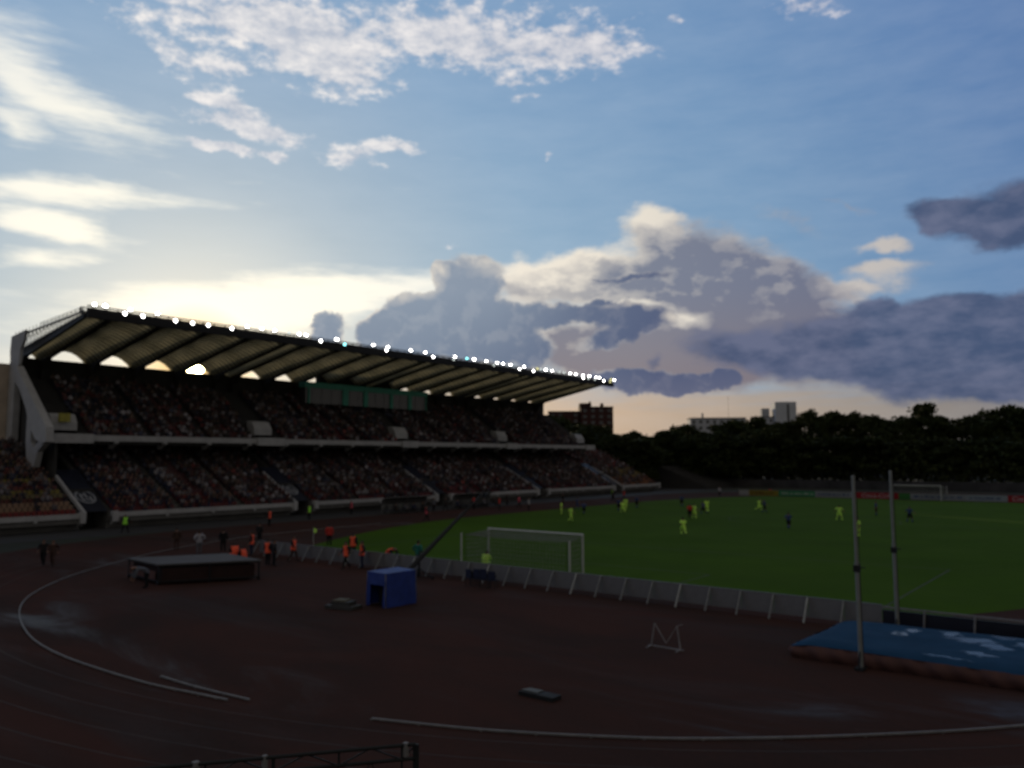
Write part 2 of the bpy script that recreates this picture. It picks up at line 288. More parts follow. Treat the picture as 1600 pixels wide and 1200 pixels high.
# ground materials
def track_mat():
    m = bpy.data.materials.new('running_track'); m.use_nodes = True; T = NT(m.node_tree); b = T.n['Principled BSDF']
    co = T.new('ShaderNodeTexCoord').outputs['Object']
    big = T.noise(T.mapping(co, rot=(0, 0, .3), scale=(.6, 1.3, 1)), .16, 6, .62, .6); fine = T.noise(co, 5, 5, .7)
    cc = T.mix(T.rng(big, .38, .62), (.062, .029, .023), (.038, .025, .022))
    cc = T.mix(T.rng(fine, .35, .75, 0, .35), cc, (.078, .036, .028))
    wet = T.rng(T.noise(T.mapping(co, rot=(0, 0, .45), scale=(.35, 1.2, 1)), .2, 6, .65, .8), .46, .68, 0, 1, True)
    rr = T.vm('LENGTH', T.vm('SUBTRACT', co, (-30.3, 49.6, 0)), out=1)
    ringm = T.rng(T.m('ABSOLUTE', T.m('SUBTRACT', rr, 35.6)), .6, 2.6, 1, .22, True); wet = T.m('MULTIPLY', wet, ringm)
    T.put(b.inputs['Base Color'], T.mix(wet, cc, (.036, .026, .024)))
    T.put(b.inputs['Roughness'], T.mix(wet, (.95,) * 3, (.42,) * 3)); T.put(b.inputs['Specular IOR Level'], T.rng(wet, 0, 1, .03, .16))
    bn = T.new('ShaderNodeBump'); bn.inputs['Strength'].default_value = .25; bn.inputs['Distance'].default_value = .02
    T.put(bn.inputs['Height'], T.noise(co, 40, 3)); T.l.new(bn.outputs[0], b.inputs['Normal'])
    return m
def grass_mat(name='turf', a=(.044, .098, .006), bb=(.062, .128, .009), rough=.75):
    m = bpy.data.materials.new(name); m.use_nodes = True; T = NT(m.node_tree); b = T.n['Principled BSDF']
    co = T.new('ShaderNodeTexCoord').outputs['Object']
    s = T.new('ShaderNodeSeparateXYZ'); T.put(s.inputs[0], co)
    st = T.rng(T.m('SINE', T.m('MULTIPLY', s.outputs[1], math.pi / 5.5)), -.35, .35, 0, 1, True)
    n1 = T.noise(co, .12, 6, .65); n2 = T.noise(co, 3.5, 5, .7)
    cc = T.mix(T.rng(n1, .35, .65), a, bb)
    cc = T.mix(T.m('MULTIPLY', st, .18), cc, (.055, .10, .016))
    cc = T.mix(T.rng(n2, .3, .8, 0, .5), cc, T.mix(.5, a, (.02, .03, .008)))
    T.put(b.inputs['Base Color'], cc); b.inputs['Roughness'].default_value = .95; b.inputs['Specular IOR Level'].default_value = .03
    bn = T.new('ShaderNodeBump'); bn.inputs['Strength'].default_value = .5; bn.inputs['Distance'].default_value = .03
    T.put(bn.inputs['Height'], T.noise(co, 25, 3)); T.l.new(bn.outputs[0], b.inputs['Normal'])
    return m
track_m = track_mat(); turf = grass_mat()
earth = mat('earth', (.035, .04, .022), .95, scale=.2)
asphalt = mat('asphalt', (.05, .05, .05), .85, scale=.6)

# ------------------------------------------------------------------ mesh helpers
class MB:
    def __init__(s): s.v = []; s.f = []; s.mi = []
    def add(s, vs, fs, mi=0):
        o = len(s.v); s.v += [tuple(v) for v in vs]; s.f += [tuple(i + o for i in f) for f in fs]; s.mi += [mi] * len(fs)
    def box(s, x0, x1, y0, y1, z0, z1, mi=0):
        vs = [(x, y, z) for z in (z0, z1) for y in (y0, y1) for x in (x0, x1)]
        s.add(vs, [(0, 2, 3, 1), (4, 5, 7, 6), (0, 1, 5, 4), (2, 6, 7, 3), (0, 4, 6, 2), (1, 3, 7, 5)], mi)
    def bar(s, a, b, w=.1, h=None, mi=0, n=4):
        a, b = Vector(a), Vector(b); d = (b - a)
        if d.length < 1e-6: return
        d.normalize(); x = d.cross(Vector((0, 0, 1)))
        if x.length < 1e-3: x = Vector((1, 0, 0))
        x.normalize(); y = d.cross(x).normalized(); h = h or w
        ring = [(math.cos(2 * math.pi * (i + .5) / n), math.sin(2 * math.pi * (i + .5) / n)) for i in range(n)]
        k = .7071 if n == 4 else .5
        vs = [p + x * (c_ * w * k) + y * (s_ * h * k) for p in (a, b) for c_, s_ in ring]
        fs = [(i, (i + 1) % n, n + (i + 1) % n, n + i) for i in range(n)] + [tuple(range(n - 1, -1, -1)), tuple(range(n, 2 * n))]
        s.add(vs, fs, mi)
    def tube(s, pts, r, n=8, mi=0):
        rr = r if isinstance(r, (list, tuple)) else [r] * len(pts)
        pts = [Vector(p) for p in pts]; vs = []
        for i, p in enumerate(pts):
            d = (pts[min(i + 1, len(pts) - 1)] - pts[max(i - 1, 0)]).normalized()
            x = d.cross(Vector((0, 0, 1)));
            if x.length < 1e-2: x = Vector((1, 0, 0))
            x.normalize(); y = d.cross(x).normalized()
            for k in range(n): vs.append(p + x * math.cos(2 * math.pi * k / n) * rr[i] + y * math.sin(2 * math.pi * k / n) * rr[i])
        fs = [(i * n + k, i * n + (k + 1) % n, (i + 1) * n + (k + 1) % n, (i + 1) * n + k) for i in range(len(pts) - 1) for k in range(n)]
        fs += [tuple(range(n - 1, -1, -1)), tuple(range((len(pts) - 1) * n, len(pts) * n))]
        s.add(vs, fs, mi)
    def prism_y(s, prof, y0, y1, mi=0):           # profile in x,z run along y
        n = len(prof); vs = [(x, y0, z) for x, z in prof] + [(x, y1, z) for x, z in prof]
        s.add(vs, [(i, (i + 1) % n, n + (i + 1) % n, n + i) for i in range(n)] + [tuple(range(n)), tuple(range(2 * n - 1, n - 1, -1))], mi)
    def prism_z(s, prof, z0, z1, mi=0):
        n = len(prof); vs = [(x, y, z0) for x, y in prof] + [(x, y, z1) for x, y in prof]
        s.add(vs, [(i, (i + 1) % n, n + (i + 1) % n, n + i) for i in range(n)] + [tuple(range(n)), tuple(range(2 * n - 1, n - 1, -1))], mi)
    def build(s, name, mats, parent=None, smooth=False, loc=None):
        me = bpy.data.meshes.new(name)
        vs = s.v
        if loc is not None: vs = [(x - loc[0], y - loc[1], z - loc[2]) for x, y, z in s.v]
        me.from_pydata(vs, [], s.f)
        if not isinstance(mats, (list, tuple)): mats = [mats]
        for m in mats: me.materials.append(m)
        me.polygons.foreach_set('material_index', s.mi)
        if smooth: me.polygons.foreach_set('use_smooth', [True] * len(s.f))
        bm = bmesh.new(); bm.from_mesh(me); bmesh.ops.recalc_face_normals(bm, faces=bm.faces); bm.to_mesh(me); bm.free()
        o = bpy.data.objects.new(name, me); col.objects.link(o)
        if loc is not None: o.location = loc
        if parent is not None: o.parent = parent
        return o
def tag(o, label=None, cat=None, group=None, kind=None):
    if label: o['label'] = label
    if cat: o['category'] = cat
    if group: o['group'] = group
    if kind: o['kind'] = kind
    return o
def empty(name, loc=(0, 0, 0), rz=0):
    o = bpy.data.objects.new(name, None); col.objects.link(o); o.location = loc; o.rotation_euler = (0, 0, rz); o.empty_display_size = .3; return o
def copy_tree(o, parent=None):
    c_ = o.copy(); col.objects.link(c_)
    if parent is not None: c_.parent = parent
    for ch in list(o.children): copy_tree(ch, c_)
    return c_

# ------------------------------------------------------------------ ground
mb = MB(); mb.add([(-1500, -1500, 0), (1500, -1500, 0), (1500, 1500, 0), (-1500, 1500, 0)], [(0, 1, 2, 3)])
tag(mb.build('ground', earth), kind='structure')
# asphalt apron between the running track and the stand
mb = MB(); mb.prism_z([(-120, -40), (-76.4, -40), (-76.4, 200), (-120, 200)], -.2, .004); tag(mb.build('apron', asphalt), kind='structure')
CX, CY0, CY1 = -30.3, 49.6, 134.5
RO = 46.2
def oval(r, n=64):
    pts = []
    for i in range(n + 1): a = -math.pi + math.pi * i / n; pts.append((CX + r * math.cos(a), CY0 + r * math.sin(a)))
    for i in range(n + 1): a = math.pi * i / n; pts.append((CX + r * math.cos(a), CY1 + r * math.sin(a)))
    return pts
mb = MB(); o_ = oval(RO); mb.add([(x, y, .008) for x, y in o_], [tuple(range(len(o_)))])
tag(mb.build('running_track', track_m), kind='structure')
# grass field with cut off corners
def field_poly():
    L = [(-50.5, 36.6), (-52.6, 39.2), (-54.8, 42.8), (-57, 46.8), (-59.2, 51.5), (-61.5, 57), (-63.4, 63), (-64.8, 69.6), (-65.2, 80), (-65.2, 118), (-63.8, 128), (-61, 137), (-56, 146.2)]
    Rr = [(2 * CX - x, y) for x, y in reversed(L)]
    return L + Rr
mb = MB(); fp = field_poly(); mb.add([(x, y, .014) for x, y in fp], [tuple(range(len(fp)))]); tag(mb.build('grass_pitch', turf), kind='structure')
# pitch markings, worn chalk
chalk = mat('worn_chalk', (.085, .11, .06), .9, scale=1.5, var=.5)
lane_m = mat('worn_lane_paint', (.085, .058, .05), .9, scale=.8, var=.5)
mb = MB(); GY = 40.2; FY = 145.2; Z = .02; LW = .12
def line(x0, y0, x1, y1, wd=LW):
    a, b = Vector((x0, y0)), Vector((x1, y1)); d = (b - a).normalized(); n = Vector((-d.y, d.x)) * wd / 2
    mb.add([(a.x - n.x, a.y - n.y, Z), (b.x - n.x, b.y - n.y, Z), (b.x + n.x, b.y + n.y, Z), (a.x + n.x, a.y + n.y, Z)], [(0, 1, 2, 3)])
W2 = 32.0
for a in ((CX - W2, GY, CX + W2, GY), (CX - W2, FY, CX + W2, FY), (CX - W2, GY, CX - W2, FY), (CX + W2, GY, CX + W2, FY), (CX - W2, 92.7, CX + W2, 92.7)): line(*a)
for s_, y0 in ((1, GY), (-1, FY)):
    for hw, dp in ((20.16, 16.5), (9.16, 5.5)):
        line(CX - hw, y0 + s_ * .07, CX - hw, y0 + s_ * dp); line(CX + hw, y0 + s_ * .07, CX + hw, y0 + s_ * dp); line(CX - hw - .06, y0 + s_ * dp, CX + hw + .06, y0 + s_ * dp)
for i in range(40):
    a0, a1 = 2 * math.pi * i / 40, 2 * math.pi * (i + 1) / 40; line(CX + 9.15 * math.cos(a0), 92.7 + 9.15 * math.sin(a0), CX + 9.15 * math.cos(a1), 92.7 + 9.15 * math.sin(a1), .11)
tag(mb.build('pitch_markings', chalk), kind='structure')
mb = MB(); Z = .013
for k in range(1, 8):
    pts = oval(36.7 + 1.2 * k, 48)
    for i in range(len(pts)):
        a, b = pts[i], pts[(i + 1) % len(pts)]; line(a[0], a[1], b[0], b[1], .05)
tag(mb.build('lane_markings', lane_m), kind='structure')

# inner kerb rail of the track: two lengths and a loose one beside the gap
def smooth_pts(P, k=6):
    out_ = []
    P = [Vector(p) for p in P]
    for i in range(len(P) - 1):
        p0, p1, p2, p3 = P[max(i - 1, 0)], P[i], P[i + 1], P[min(i + 2, len(P) - 1)]
        for j in range(k):
            t = j / k; out_.append(.5 * ((2 * p1) + (p2 - p0) * t + (2 * p0 - 5 * p1 + 4 * p2 - p3) * t * t + (3 * p1 - p0 - 3 * p2 + p3) * t ** 3))
    out_.append(P[-1]); return out_
def kerb(pts, label, skip=None):
    e = None; pts = smooth_pts(pts)
    m = MB()
    for i in range(len(pts) - 1):
        a, b = pts[i], pts[i + 1]; m.bar((a.x, a.y, .055), (b.x, b.y, .055), .055, .045)
        if i % 3 == 0: m.box(a.x - .03, a.x + .03, a.y - .03, a.y + .03, .009, .05)
    o = m.build('kerb_rail', rail_grey); tag(o, label, 'kerb rail', 'kerb rails round the inside of the track')
kerb([(-66.2, 60, 0), (-65.2, 45, 0), (-62.6, 37, 0), (-59.6, 31.5, 0), (-55.9, 26.6, 0), (-51.5, 21.7, 0), (-47.0, 18.15, 0), (-43.6, 16.2, 0), (-39.9, 14.75, 0), (-36.1, 13.65, 0), (-33.3, 13.1, 0), (-30.5, 12.85, 0), (-27.6, 12.85, 0), (-24.8, 13.0, 0), (-22.6, 13.35, 0), (-21.4, 13.55, 0)], 'long curved grey kerb rail sweeping round the left side of the track')
kerb([(-25.4, 13.65, 0), (-23.4, 13.7, 0), (-20.9, 13.95, 0)], 'short loose kerb rail lying beside the end of the long curved one')
kerb([(-16.8, 15.0, 0), (-13.9, 16.15, 0), (-11.4, 17.5, 0), (-9.1, 19.05, 0), (-6, 21.8, 0), (-3.0, 25.05, 0), (.5, 30, 0), (3.2, 37, 0), (5.2, 46, 0)], 'curved grey kerb rail crossing the foreground to the right edge')

# ------------------------------------------------------------------ the stand
stand = tag(empty('grandstand', (-90, 90, 0)), 'long two tier concrete grandstand with cantilevered vaulted roof, packed with spectators', 'grandstand')
def part(m, name, mats, parent=None, smooth=False, label=None, kind=None):
    o = m.build(name, mats, None, smooth)
    p = parent or stand; o.parent = p; o.matrix_parent_inverse = Matrix.Translation(-Vector((-90, 90, 0)))
    if label: o['label'] = label
    if kind: o['kind'] = kind
    return o
def sub(m, name, mats, parent, **k):
    o = m.build(name, mats, None); o.parent = parent
    if k.get('label'): o['label'] = k['label']
    return o
LX, LZ0, LM = -84.4, 1.3, .475          # lower tier front
UX, UZ0, UM = -91.4, 9.3, .66           # upper tier front
GAPS = [(36.7, 39.4), (62.3, 65.0), (87.9, 90.6), (113.5, 116.2), (139.2, 142.0)]
def terrace_prof(x0, z0, m, x1, tread=.8, base=None):
    prof = []; x = x0; z = z0
    while x > x1 + .01:
        prof += [(x, z), (x - tread, z)]; x -= tread; z += m * tread
    return prof, x, z
secL = [(-12, 36.7), (39.4, 62.3), (65.0, 87.9), (90.6, 113.5), (116.2, 139.2), (142.0, 158.0)]
for y0, y1 in secL:
    p, x, z = terrace_prof(LX, LZ0, LM, -101)
    m = MB(); m.prism_y([(LX, .7)] + p + [(x, 0), (LX - 1.2, 0), (LX - 1.2, .7)], y0, y1)
    part(m, 'lower_terrace', concrete)
secU = [(39.4, 62.3), (65.0, 87.9), (90.6, 113.5), (116.2, 139.2)]
p, x, z = terrace_prof(UX - .3, UZ0, UM, -103.2)
for y0, y1 in [(36.7, 142.5)]:
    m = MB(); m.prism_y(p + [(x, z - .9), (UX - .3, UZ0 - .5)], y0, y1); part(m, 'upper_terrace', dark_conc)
# back wall and soffit
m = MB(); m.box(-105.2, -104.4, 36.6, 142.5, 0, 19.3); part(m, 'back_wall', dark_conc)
m = MB(); m.box(-104.3, -103.2, 80.2, 95.8, 18.6, 21.0); part(m, 'booth_roof_box', dark_conc)  # dark box added above the booth, blocks the sky in the roof openings
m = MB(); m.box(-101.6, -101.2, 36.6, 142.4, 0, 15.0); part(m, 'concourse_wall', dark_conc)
# front fascia beams of the lower tier, broken at the gangways
for y0, y1 in secL:
    m = MB(); m.box(LX - .05, LX + .22, y0 + .25, y1 - .25, LZ0 - .1, LZ0 + .38)
    fa = part(m, 'fascia_beam', white_conc)
    y = y0 + .3
    while y < y1:
        m = MB(); m.prism_y([(LX + .2, LZ0 - .104), (LX + .2, LZ0 - .3), (LX - .9, LZ0 - .65), (LX - .9, LZ0 - .104)], y, y + .35); part(m, 'corbel', white_conc); y += 5.45
    for yy in ((y0, y1)):
        m = MB(); m.prism_y([(LX + .35, LZ0 + .5), (LX + .35, .75), (LX - .3, .4), (LX - .3, LZ0 + .5)], yy + (.0 if yy == y0 else -.55), yy + (.55 if yy == y0 else 0.))
        part(m, 'fascia_end_block', white_conc)
# upper tier fascia
m = MB(); m.box(UX - .3, UX + .1, 35.6, 142.4, 9.16, 9.82); part(m, 'upper_fascia_beam', white_conc)
for y0, y1 in [(35.55, 40.2), (61.0, 65.2), (87.0, 90.4), (113.2, 116.1), (139.2, 142.5)]:
    m = MB(); m.box(UX - .5, UX + .35, y0, y1, 8.92, 9.93); part(m, 'gangway_landing', white_conc)
y = 42.6
while y < 141:
    m = MB(); m.prism_y([(UX + .06, 9.155), (UX + .06, 8.95), (UX - 1.4, 8.3), (UX - 1.4, 9.155)], y, y + .5); part(m, 'corbel', white_conc); y += 5.73
# sloped stair walls and covered gangways
for i, (y0, y1) in enumerate(GAPS):
    for yy in (y0, y1) if i in (4,) else (y0,):
        m = MB(); x0, x1 = LX + .1, LX - 7.2
        z0, z1 = LZ0 + .45, LZ0 + .75 + 7.2 * LM
        m.prism_y([(x0, z0), (x0, z0 - .42), (x1, z1 - .45), (x1, z1)], yy - .12, yy + .12); part(m, 'stair_wall', white_conc)
    x0, x1 = LX - .9, LX - 8.4
    m = MB(); m.add([(x0, y0 + .13, LZ0 + .55), (x0, y1 - .05, LZ0 + .55), (x1, y1 - .05, LZ0 + .95 + 8.0 * LM), (x1, y0 + .13, LZ0 + .95 + 8.0 * LM),
                     (x0, y0 + .13, LZ0 + .45), (x0, y1 - .05, LZ0 + .45), (x1, y1 - .05, LZ0 + .85 + 8.0 * LM), (x1, y0 + .13, LZ0 + .85 + 8.0 * LM)],
                    [(0, 1, 2, 3), (4, 7, 6, 5), (0, 4, 5, 1), (1, 5, 6, 2), (2, 6, 7, 3), (3, 7, 4, 0)])
    cv = part(m, 'gangway_cover', tarp_dark, label='dark tarpaulin slope over the gangway' + (' with a white oval emblem' if i < 2 else ''))
    m = MB(); m.box(LX - 4.4, LX - 4.2, y0, y1, 0, 4.0); part(m, 'tunnel_wall', dark_conc)
    if i < 2:
        em = MB(); cx_, cy_ = LX - 3.3, (y0 + y1) / 2 + .05
        def on(u, v, h=.03):      # u along slope, v across
            xx = cx_ - u; return (xx, cy_ + v, LZ0 + .55 + (x0 - xx) * (.4 + 8 * LM) / 7.5 + h)
        n = 28
        ring = [on(1.15 * math.cos(2 * math.pi * k / n), 1.0 * math.sin(2 * math.pi * k / n)) for k in range(n)] + [on(.95 * math.cos(2 * math.pi * k / n), .82 * math.sin(2 * math.pi * k / n)) for k in range(n)]
        em.add(ring, [(k, (k + 1) % n, n + (k + 1) % n, n + k) for k in range(n)])
        for u0, u1, v0, v1 in ((-.65, .6, -.5, -.3), (-.2, .75, .0, .2), (-.75, .1, .35, .55), (-.6, -.4, -.3, .35), (.2, .4, -.3, .0)):
            em.add([on(u0, v0), on(u1, v0), on(u1, v1), on(u0, v1)], [(0, 1, 2, 3)])
        o = em.build('emblem', emblem_mat); o.parent = cv; 
# upper gangway boxes
for i, (yc, sgn) in enumerate([(38.1, 1), (63.4, 1), (89, 1), (114.6, 1), (140.6, 1)]):
    m = MB(); x0 = -92.7; wdt = 1.5
    m.prism_y([(x0 - .6, 9.9), (x0 - .6, 11.2), (x0 - 1.3, 12.15), (x0 - 2.4, 12.3), (x0 - 2.4, 10.2)], yc - wdt, yc + wdt * .8)
    vb = part(m, 'gangway_box', white_conc)
    if i == 0:
        s2 = MB(); s2.box(x0 - .42, x0 + .03, yc - .9, yc + .2, 11.25, 12.2); ob = s2.build('yellow_sign', mat('yellow_sign', (.5, .45, .08), .5)); ob.parent = vb
# commentary booth with teal frames
m = MB(); m.box(-100.6, -99.35, 74.6, 100.4, 15.6, 18.3); booth = part(m, 'commentary_booth', glass_m, label='glazed commentary booth under the roof')
m = MB(); m.box(-100.7, -99.2, 74.4, 100.6, 18.0, 18.85); ob = m.build('booth_fascia', teal); ob.parent = booth
for yy, ww in ((75, .3), (81.7, 1.1), (86.0, .9), (91.8, .6), (96.0, .8), (100.2, .2)):
    m = MB(); m.box(-99.4, -99.18, yy, yy + ww, 15.6, 18.2); ob = m.build('booth_post', teal); ob.parent = booth
for k in range(14):
    m = MB(); m.box(-99.36, -99.3, 75.8 + k * 1.83, 75.86 + k * 1.83, 15.6, 18.2); ob = m.build('mullion', steel); ob.parent = booth
for ob in booth.children: ob.matrix_parent_inverse = Matrix.Translation((0, 0, 0))
# roof: tapering cantilever beams and vaulted translucent shells between them
beams = [36.9]
for b_ in range(4): beams += [39.4 + 25.6 * b_ + 5.73 * k for k in range(5)]
def zb(x): return 22.05 + (x + 87) * .185        # underside of the beams
XF, XB = -86.9, -105.0
for yb in beams:
    m = MB(); hw = .17
    m.prism_y([(XF, zb(XF)), (XF, zb(XF) + .45), (-95, zb(-95) + .8), (XB, zb(XB) + 1.2), (XB, zb(XB) - .3), (-101.5, zb(-101.5) - .15)], yb - hw, yb + hw)
    part(m, 'roof_beam', steel_dark)
    m = MB(); m.prism_y([(-104.4, 12), (-104.3, zb(-104)), (-101.6, zb(-101.6)), (-103.2, 18.0), (-103.8, 12)], yb - .25, yb + .25); part(m, 'roof_column', dark_conc)
shell_m = bpy.data.materials.new('corrugated_roof_sheet'); shell_m.use_nodes = True
T = NT(shell_m.node_tree); b = T.n['Principled BSDF']; co = T.new('ShaderNodeTexCoord').outputs['Object']
s3 = T.new('ShaderNodeSeparateXYZ'); T.put(s3.inputs[0], co)
stripe = T.rng(T.m('SINE', T.m('MULTIPLY', s3.outputs[0], 2 * math.pi / .8)), -.2, .8, 0, 1, True)
panel = T.noise(T.mapping(co, scale=(.25, .9, .2)), 1.2, 4)
cc = T.mix(stripe, (.19, .17, .10), (.50, .45, .28)); cc = T.mix(T.rng(panel, .4, .65, 0, .5), cc, (.11, .115, .085))
T.put(b.inputs['Base Color'], cc); b.inputs['Roughness'].default_value = .6
tr = T.new('ShaderNodeBsdfTranslucent'); T.put(tr.inputs[0], cc); mx = T.new('ShaderNodeMixShader'); mx.inputs[0].default_value = .38
T.l.new(b.outputs[0], mx.inputs[1]); T.l.new(tr.outputs[0], mx.inputs[2]); T.l.new(mx.outputs[0], T.n['Material Output'].inputs[0])
for i in range(len(beams) - 1):
    y0, y1 = beams[i] + .17, beams[i + 1] - .17; wide = (y1 - y0) > 4
    m = MB(); nx, ny = 36, 12; vs = []
    for a in range(nx + 1):
        x = XF - .25 + (XB + .4 - XF) * a / nx
        rise = (.55 + 1.15 * a / nx) if wide else (.35 + (.6 if i == 0 else 0) * a / nx)
        for k in range(ny + 1):
            t = k / ny; vs.append((x, y0 + (y1 - y0) * t, zb(x) + .18 + rise * (1 - (2 * t - 1) ** 2)))
    m.add(vs, [(a * (ny + 1) + k, a * (ny + 1) + k + 1, (a + 1) * (ny + 1) + k + 1, (a + 1) * (ny + 1) + k) for a in range(nx) for k in range(ny)])
    sh = part(m, 'roof_vault', shell_m, smooth=True)
    if wide:
        m = MB()
        for a in range(1, 20):
            x = XF - .3 - a * .92; ff = -(x - XF) / (XF - XB)
            rise = .55 + 1.15 * ff
            pts = [(x, y0 + (y1 - y0) * t, zb(x) + .12 + rise * (1 - (2 * t - 1) ** 2)) for t in [q_ / 8 for q_ in range(9)]]
            m.tube(pts, .05, 4)
        ob = m.build('purlins', steel_dark); ob.parent = sh
# front gantry along the roof edge with lattice and hand rails
m = MB()
for z_, t_ in ((22.32, .6), (22.8, .28), (23.05, .14), (23.32, .12)): m.bar((XF + .3, 36.9, z_), (XF + .3, 142.7, z_), t_)
m.bar((XF - 1.3, 36.9, 23.35), (XF - 1.3, 142.7, 23.35), .11); m.bar((XF - 1.3, 36.9, 23.0), (XF - 1.3, 142.7, 23.0), .09); m.bar((XF - .2, 36.9, 22.45), (XF - 1.3, 36.9, 23.3), .1); m.bar((XF - .2, 142.6, 22.45), (XF - 1.3, 142.6, 23.3), .1)
m.box(XF - .9, XF + .3, 36.9, 142.7, 22.62, 22.68)
part(m, 'gantry', steel_dark)
for ya, yb in zip(beams[:-1], beams[1:]):
    m = MB(); n_ = max(1, round((yb - ya) / 1.43)); st_ = (yb - ya) / n_
    for k in range(n_):
        y = ya + k * st_; m.bar((XF + .3, y, 22.4), (XF + .3, y + st_ / 2, 23.2), .08); m.bar((XF + .3, y + st_ / 2, 23.2), (XF + .3, y + st_, 22.4), .08)
        m.bar((XF + .3, y, 22.4), (XF - 1.3, y, 22.66), .08); m.bar((XF - 1.3, y, 22.65), (XF - 1.3, y, 23.35), .08)
    part(m, 'lattice', steel_dark)
# railing and lattice running down the left edge of the roof
m = MB()
for k in range(19):
    x = XF - k; z_ = 22.75 + (x + 87) * .05
    m.bar((x, 36.7, zb(x) + .3), (x, 36.7, z_ + .45), .05)
    if k < 18:
        m.bar((x, 36.7, zb(x) + .3), (x - 1, 36.7, z_ - .05), .06); m.bar((x, 36.7, z_), (x - 1, 36.7, zb(x) + .2), .06)
for dz in (-.05, .22, .45): m.bar((XF, 36.7, 22.75 + dz), (XF - 11, 36.7, 22.2 + dz), .05)
m.bar((XF, 36.7, 22.7), (XB, 36.7, 21.7), .18)
part(m, 'edge_railing', steel_dark)
# left end frame
m = MB(); YF = 35.4
def plate(pts, y0, y1, mm): mm.prism_y(pts, y0, y1)
plate([(-101.4, 18.3), (-99.5, 17.7), (-95.0, 14.1), (-90.6, 10.6), (-90.4, 9.0), (-91.6, 8.8), (-93.3, 9.4), (-95.2, 11.0), (-96.0, 12.6), (-98.2, 15.0), (-100.6, 16.5)], YF - .4, YF + .4, m)
part(m, 'end_strut', white_conc)
m = MB(); plate([(-95.9, 11.8), (-95.9, 9.1), (-95.3, 6.3), (-93.4, 6.3), (-92.7, 8.0), (-91.0, 8.85), (-92.0, 9.3), (-93.6, 8.4), (-94.5, 8.9), (-94.7, 10.4), (-95.2, 11.2)], YF - .3, YF + .3, m); part(m, 'end_fork', white_conc)
m = MB(); plate([(-101.5, 17.6), (-101.4, 4.0), (-99.9, 4.0), (-99.8, 16.2)], YF - .35, YF + .35, m); part(m, 'end_column', white_conc)
m = MB(); plate([(-102.0, 21.3), (-98.0, 21.7), (-98.4, 20.5), (-99.2, 19.6), (-99.4, 18.0), (-100.0, 17.4), (-101.9, 18.2), (-102.2, 19.6)], YF - .15, YF + .15, m); part(m, 'end_gable', white_conc)
m = MB(); m.box(-99.6, -91.6, 36.4, 36.7, 3.5, 9.2); part(m, 'end_wall', dark_conc)
m = MB(); m.prism_y([(-99.8, 4), (-99.8, 15.7), (-96.2, 12.4), (-96.1, 4)], YF + .5, YF + .9); part(m, 'end_wall', dark_conc)
m = MB(); m.box(-118, -101.7, 33.6, 36.3, 0, 18.1)
for k in range(12): m.box(-117.6 + k * 1.35, -117.2 + k * 1.35, 33.2, 33.597, 0, 17.6 if k < 11 else 18.4)
part(m, 'stair_tower', tower_mat)
# seats: every seat is a small moulded shell on its step
def row_list():
    rows = []
    for k in range(20): rows.append(('L', LX - .8 * k - .42, LZ0 + LM * .8 * k))
    for k in range(14): rows.append(('U', UX - .3 - .8 * k - .45, UZ0 + UM * .8 * k))
    return rows
def seat_colour(t, k, y):
    if t == 'L' and y < 36: return ((.24, .025, .022), (.34, .21, .13), (.36, .22, .14), (.15, .04, .03), (.22, .18, .08))[min(k, 4)] if k < 5 else ((.30, .24, .05) if k % 4 < 2 else (.2, .05, .04))
    if t == 'L' and y > 142: return (.32, .13, .05) if k < 4 else ((.30, .22, .07) if k < 9 else (.25, .05, .04))
    return (.16, .025, .028) if k < 4 else ((.05, .055, .10) if int(y / 12) % 2 else (.11, .03, .035))
def seat_geo(x, y, z):
    return [(x + .2, y - .21, z + .42), (x + .2, y + .21, z + .42), (x - .18, y + .21, z + .40), (x - .18, y - .21, z + .40), (x - .24, y - .21, z + .82), (x - .24, y + .21, z + .82),
            (x + .2, y - .21, z + .37), (x + .2, y + .21, z + .37), (x - .23, y + .21, z + .35), (x - .23, y - .21, z + .35), (x - .28, y - .21, z + .82), (x - .28, y + .21, z + .82)]
SF = [(0, 1, 2, 3), (3, 2, 5, 4), (6, 9, 8, 7), (9, 10, 11, 8), (0, 6, 7, 1), (4, 5, 11, 10), (0, 3, 9, 6), (1, 7, 8, 2), (3, 4, 10, 9), (2, 8, 11, 5)]
AISLES = [17.5, 27.5] + [39.4 + 25.6 * i_ + d_ for i_ in range(4) for d_ in (7.6, 15.2)] + [150.0]
slots = []
kk = {'L': 0, 'U': 0}
for t, x, z in row_list():
    k = kk[t]; kk[t] += 1
    y = 14.0 if t == 'L' else 39.6
    ye = 157.8 if t == 'L' else 139.4
    while y < ye:
        ok = not any(a - .35 < y < b_ + .35 for a, b_ in GAPS)
        if any(abs(y - a_) < .55 for a_ in AISLES): ok = False
        if t == 'U' and k < 5 and any(abs(y - yc) < 2.5 for yc in (38.1, 63.4, 89, 114.6, 140.6)): ok = False
        if ok: slots.append((t, k, x, y, z))
        y += .52
def colour_attr(me, cols):      # one colour per vertex
    a = me.color_attributes.new('Col', 'FLOAT_COLOR', 'POINT'); a.data.foreach_set('color', np.asarray(cols, np.float32).ravel())
def in_view(x, y, z):
    d = Vector((x, y, z)) - Vector((0, 0, CAM_H)); zz = d.dot(f_)
    return zz > 0 and abs(d.dot(r_) / zz) < .64 and abs(d.dot(u_) / zz) < .48
near = [s_ for s_ in slots if s_[0] == 'L' and s_[1] < 4 and in_view(s_[2], s_[3], s_[4] + .6)]
near.sort(key=lambda s_: s_[2] ** 2 + s_[3] ** 2); near = set(near[:100])
V = []; F = []; Cc = []
seat_meshes = {}
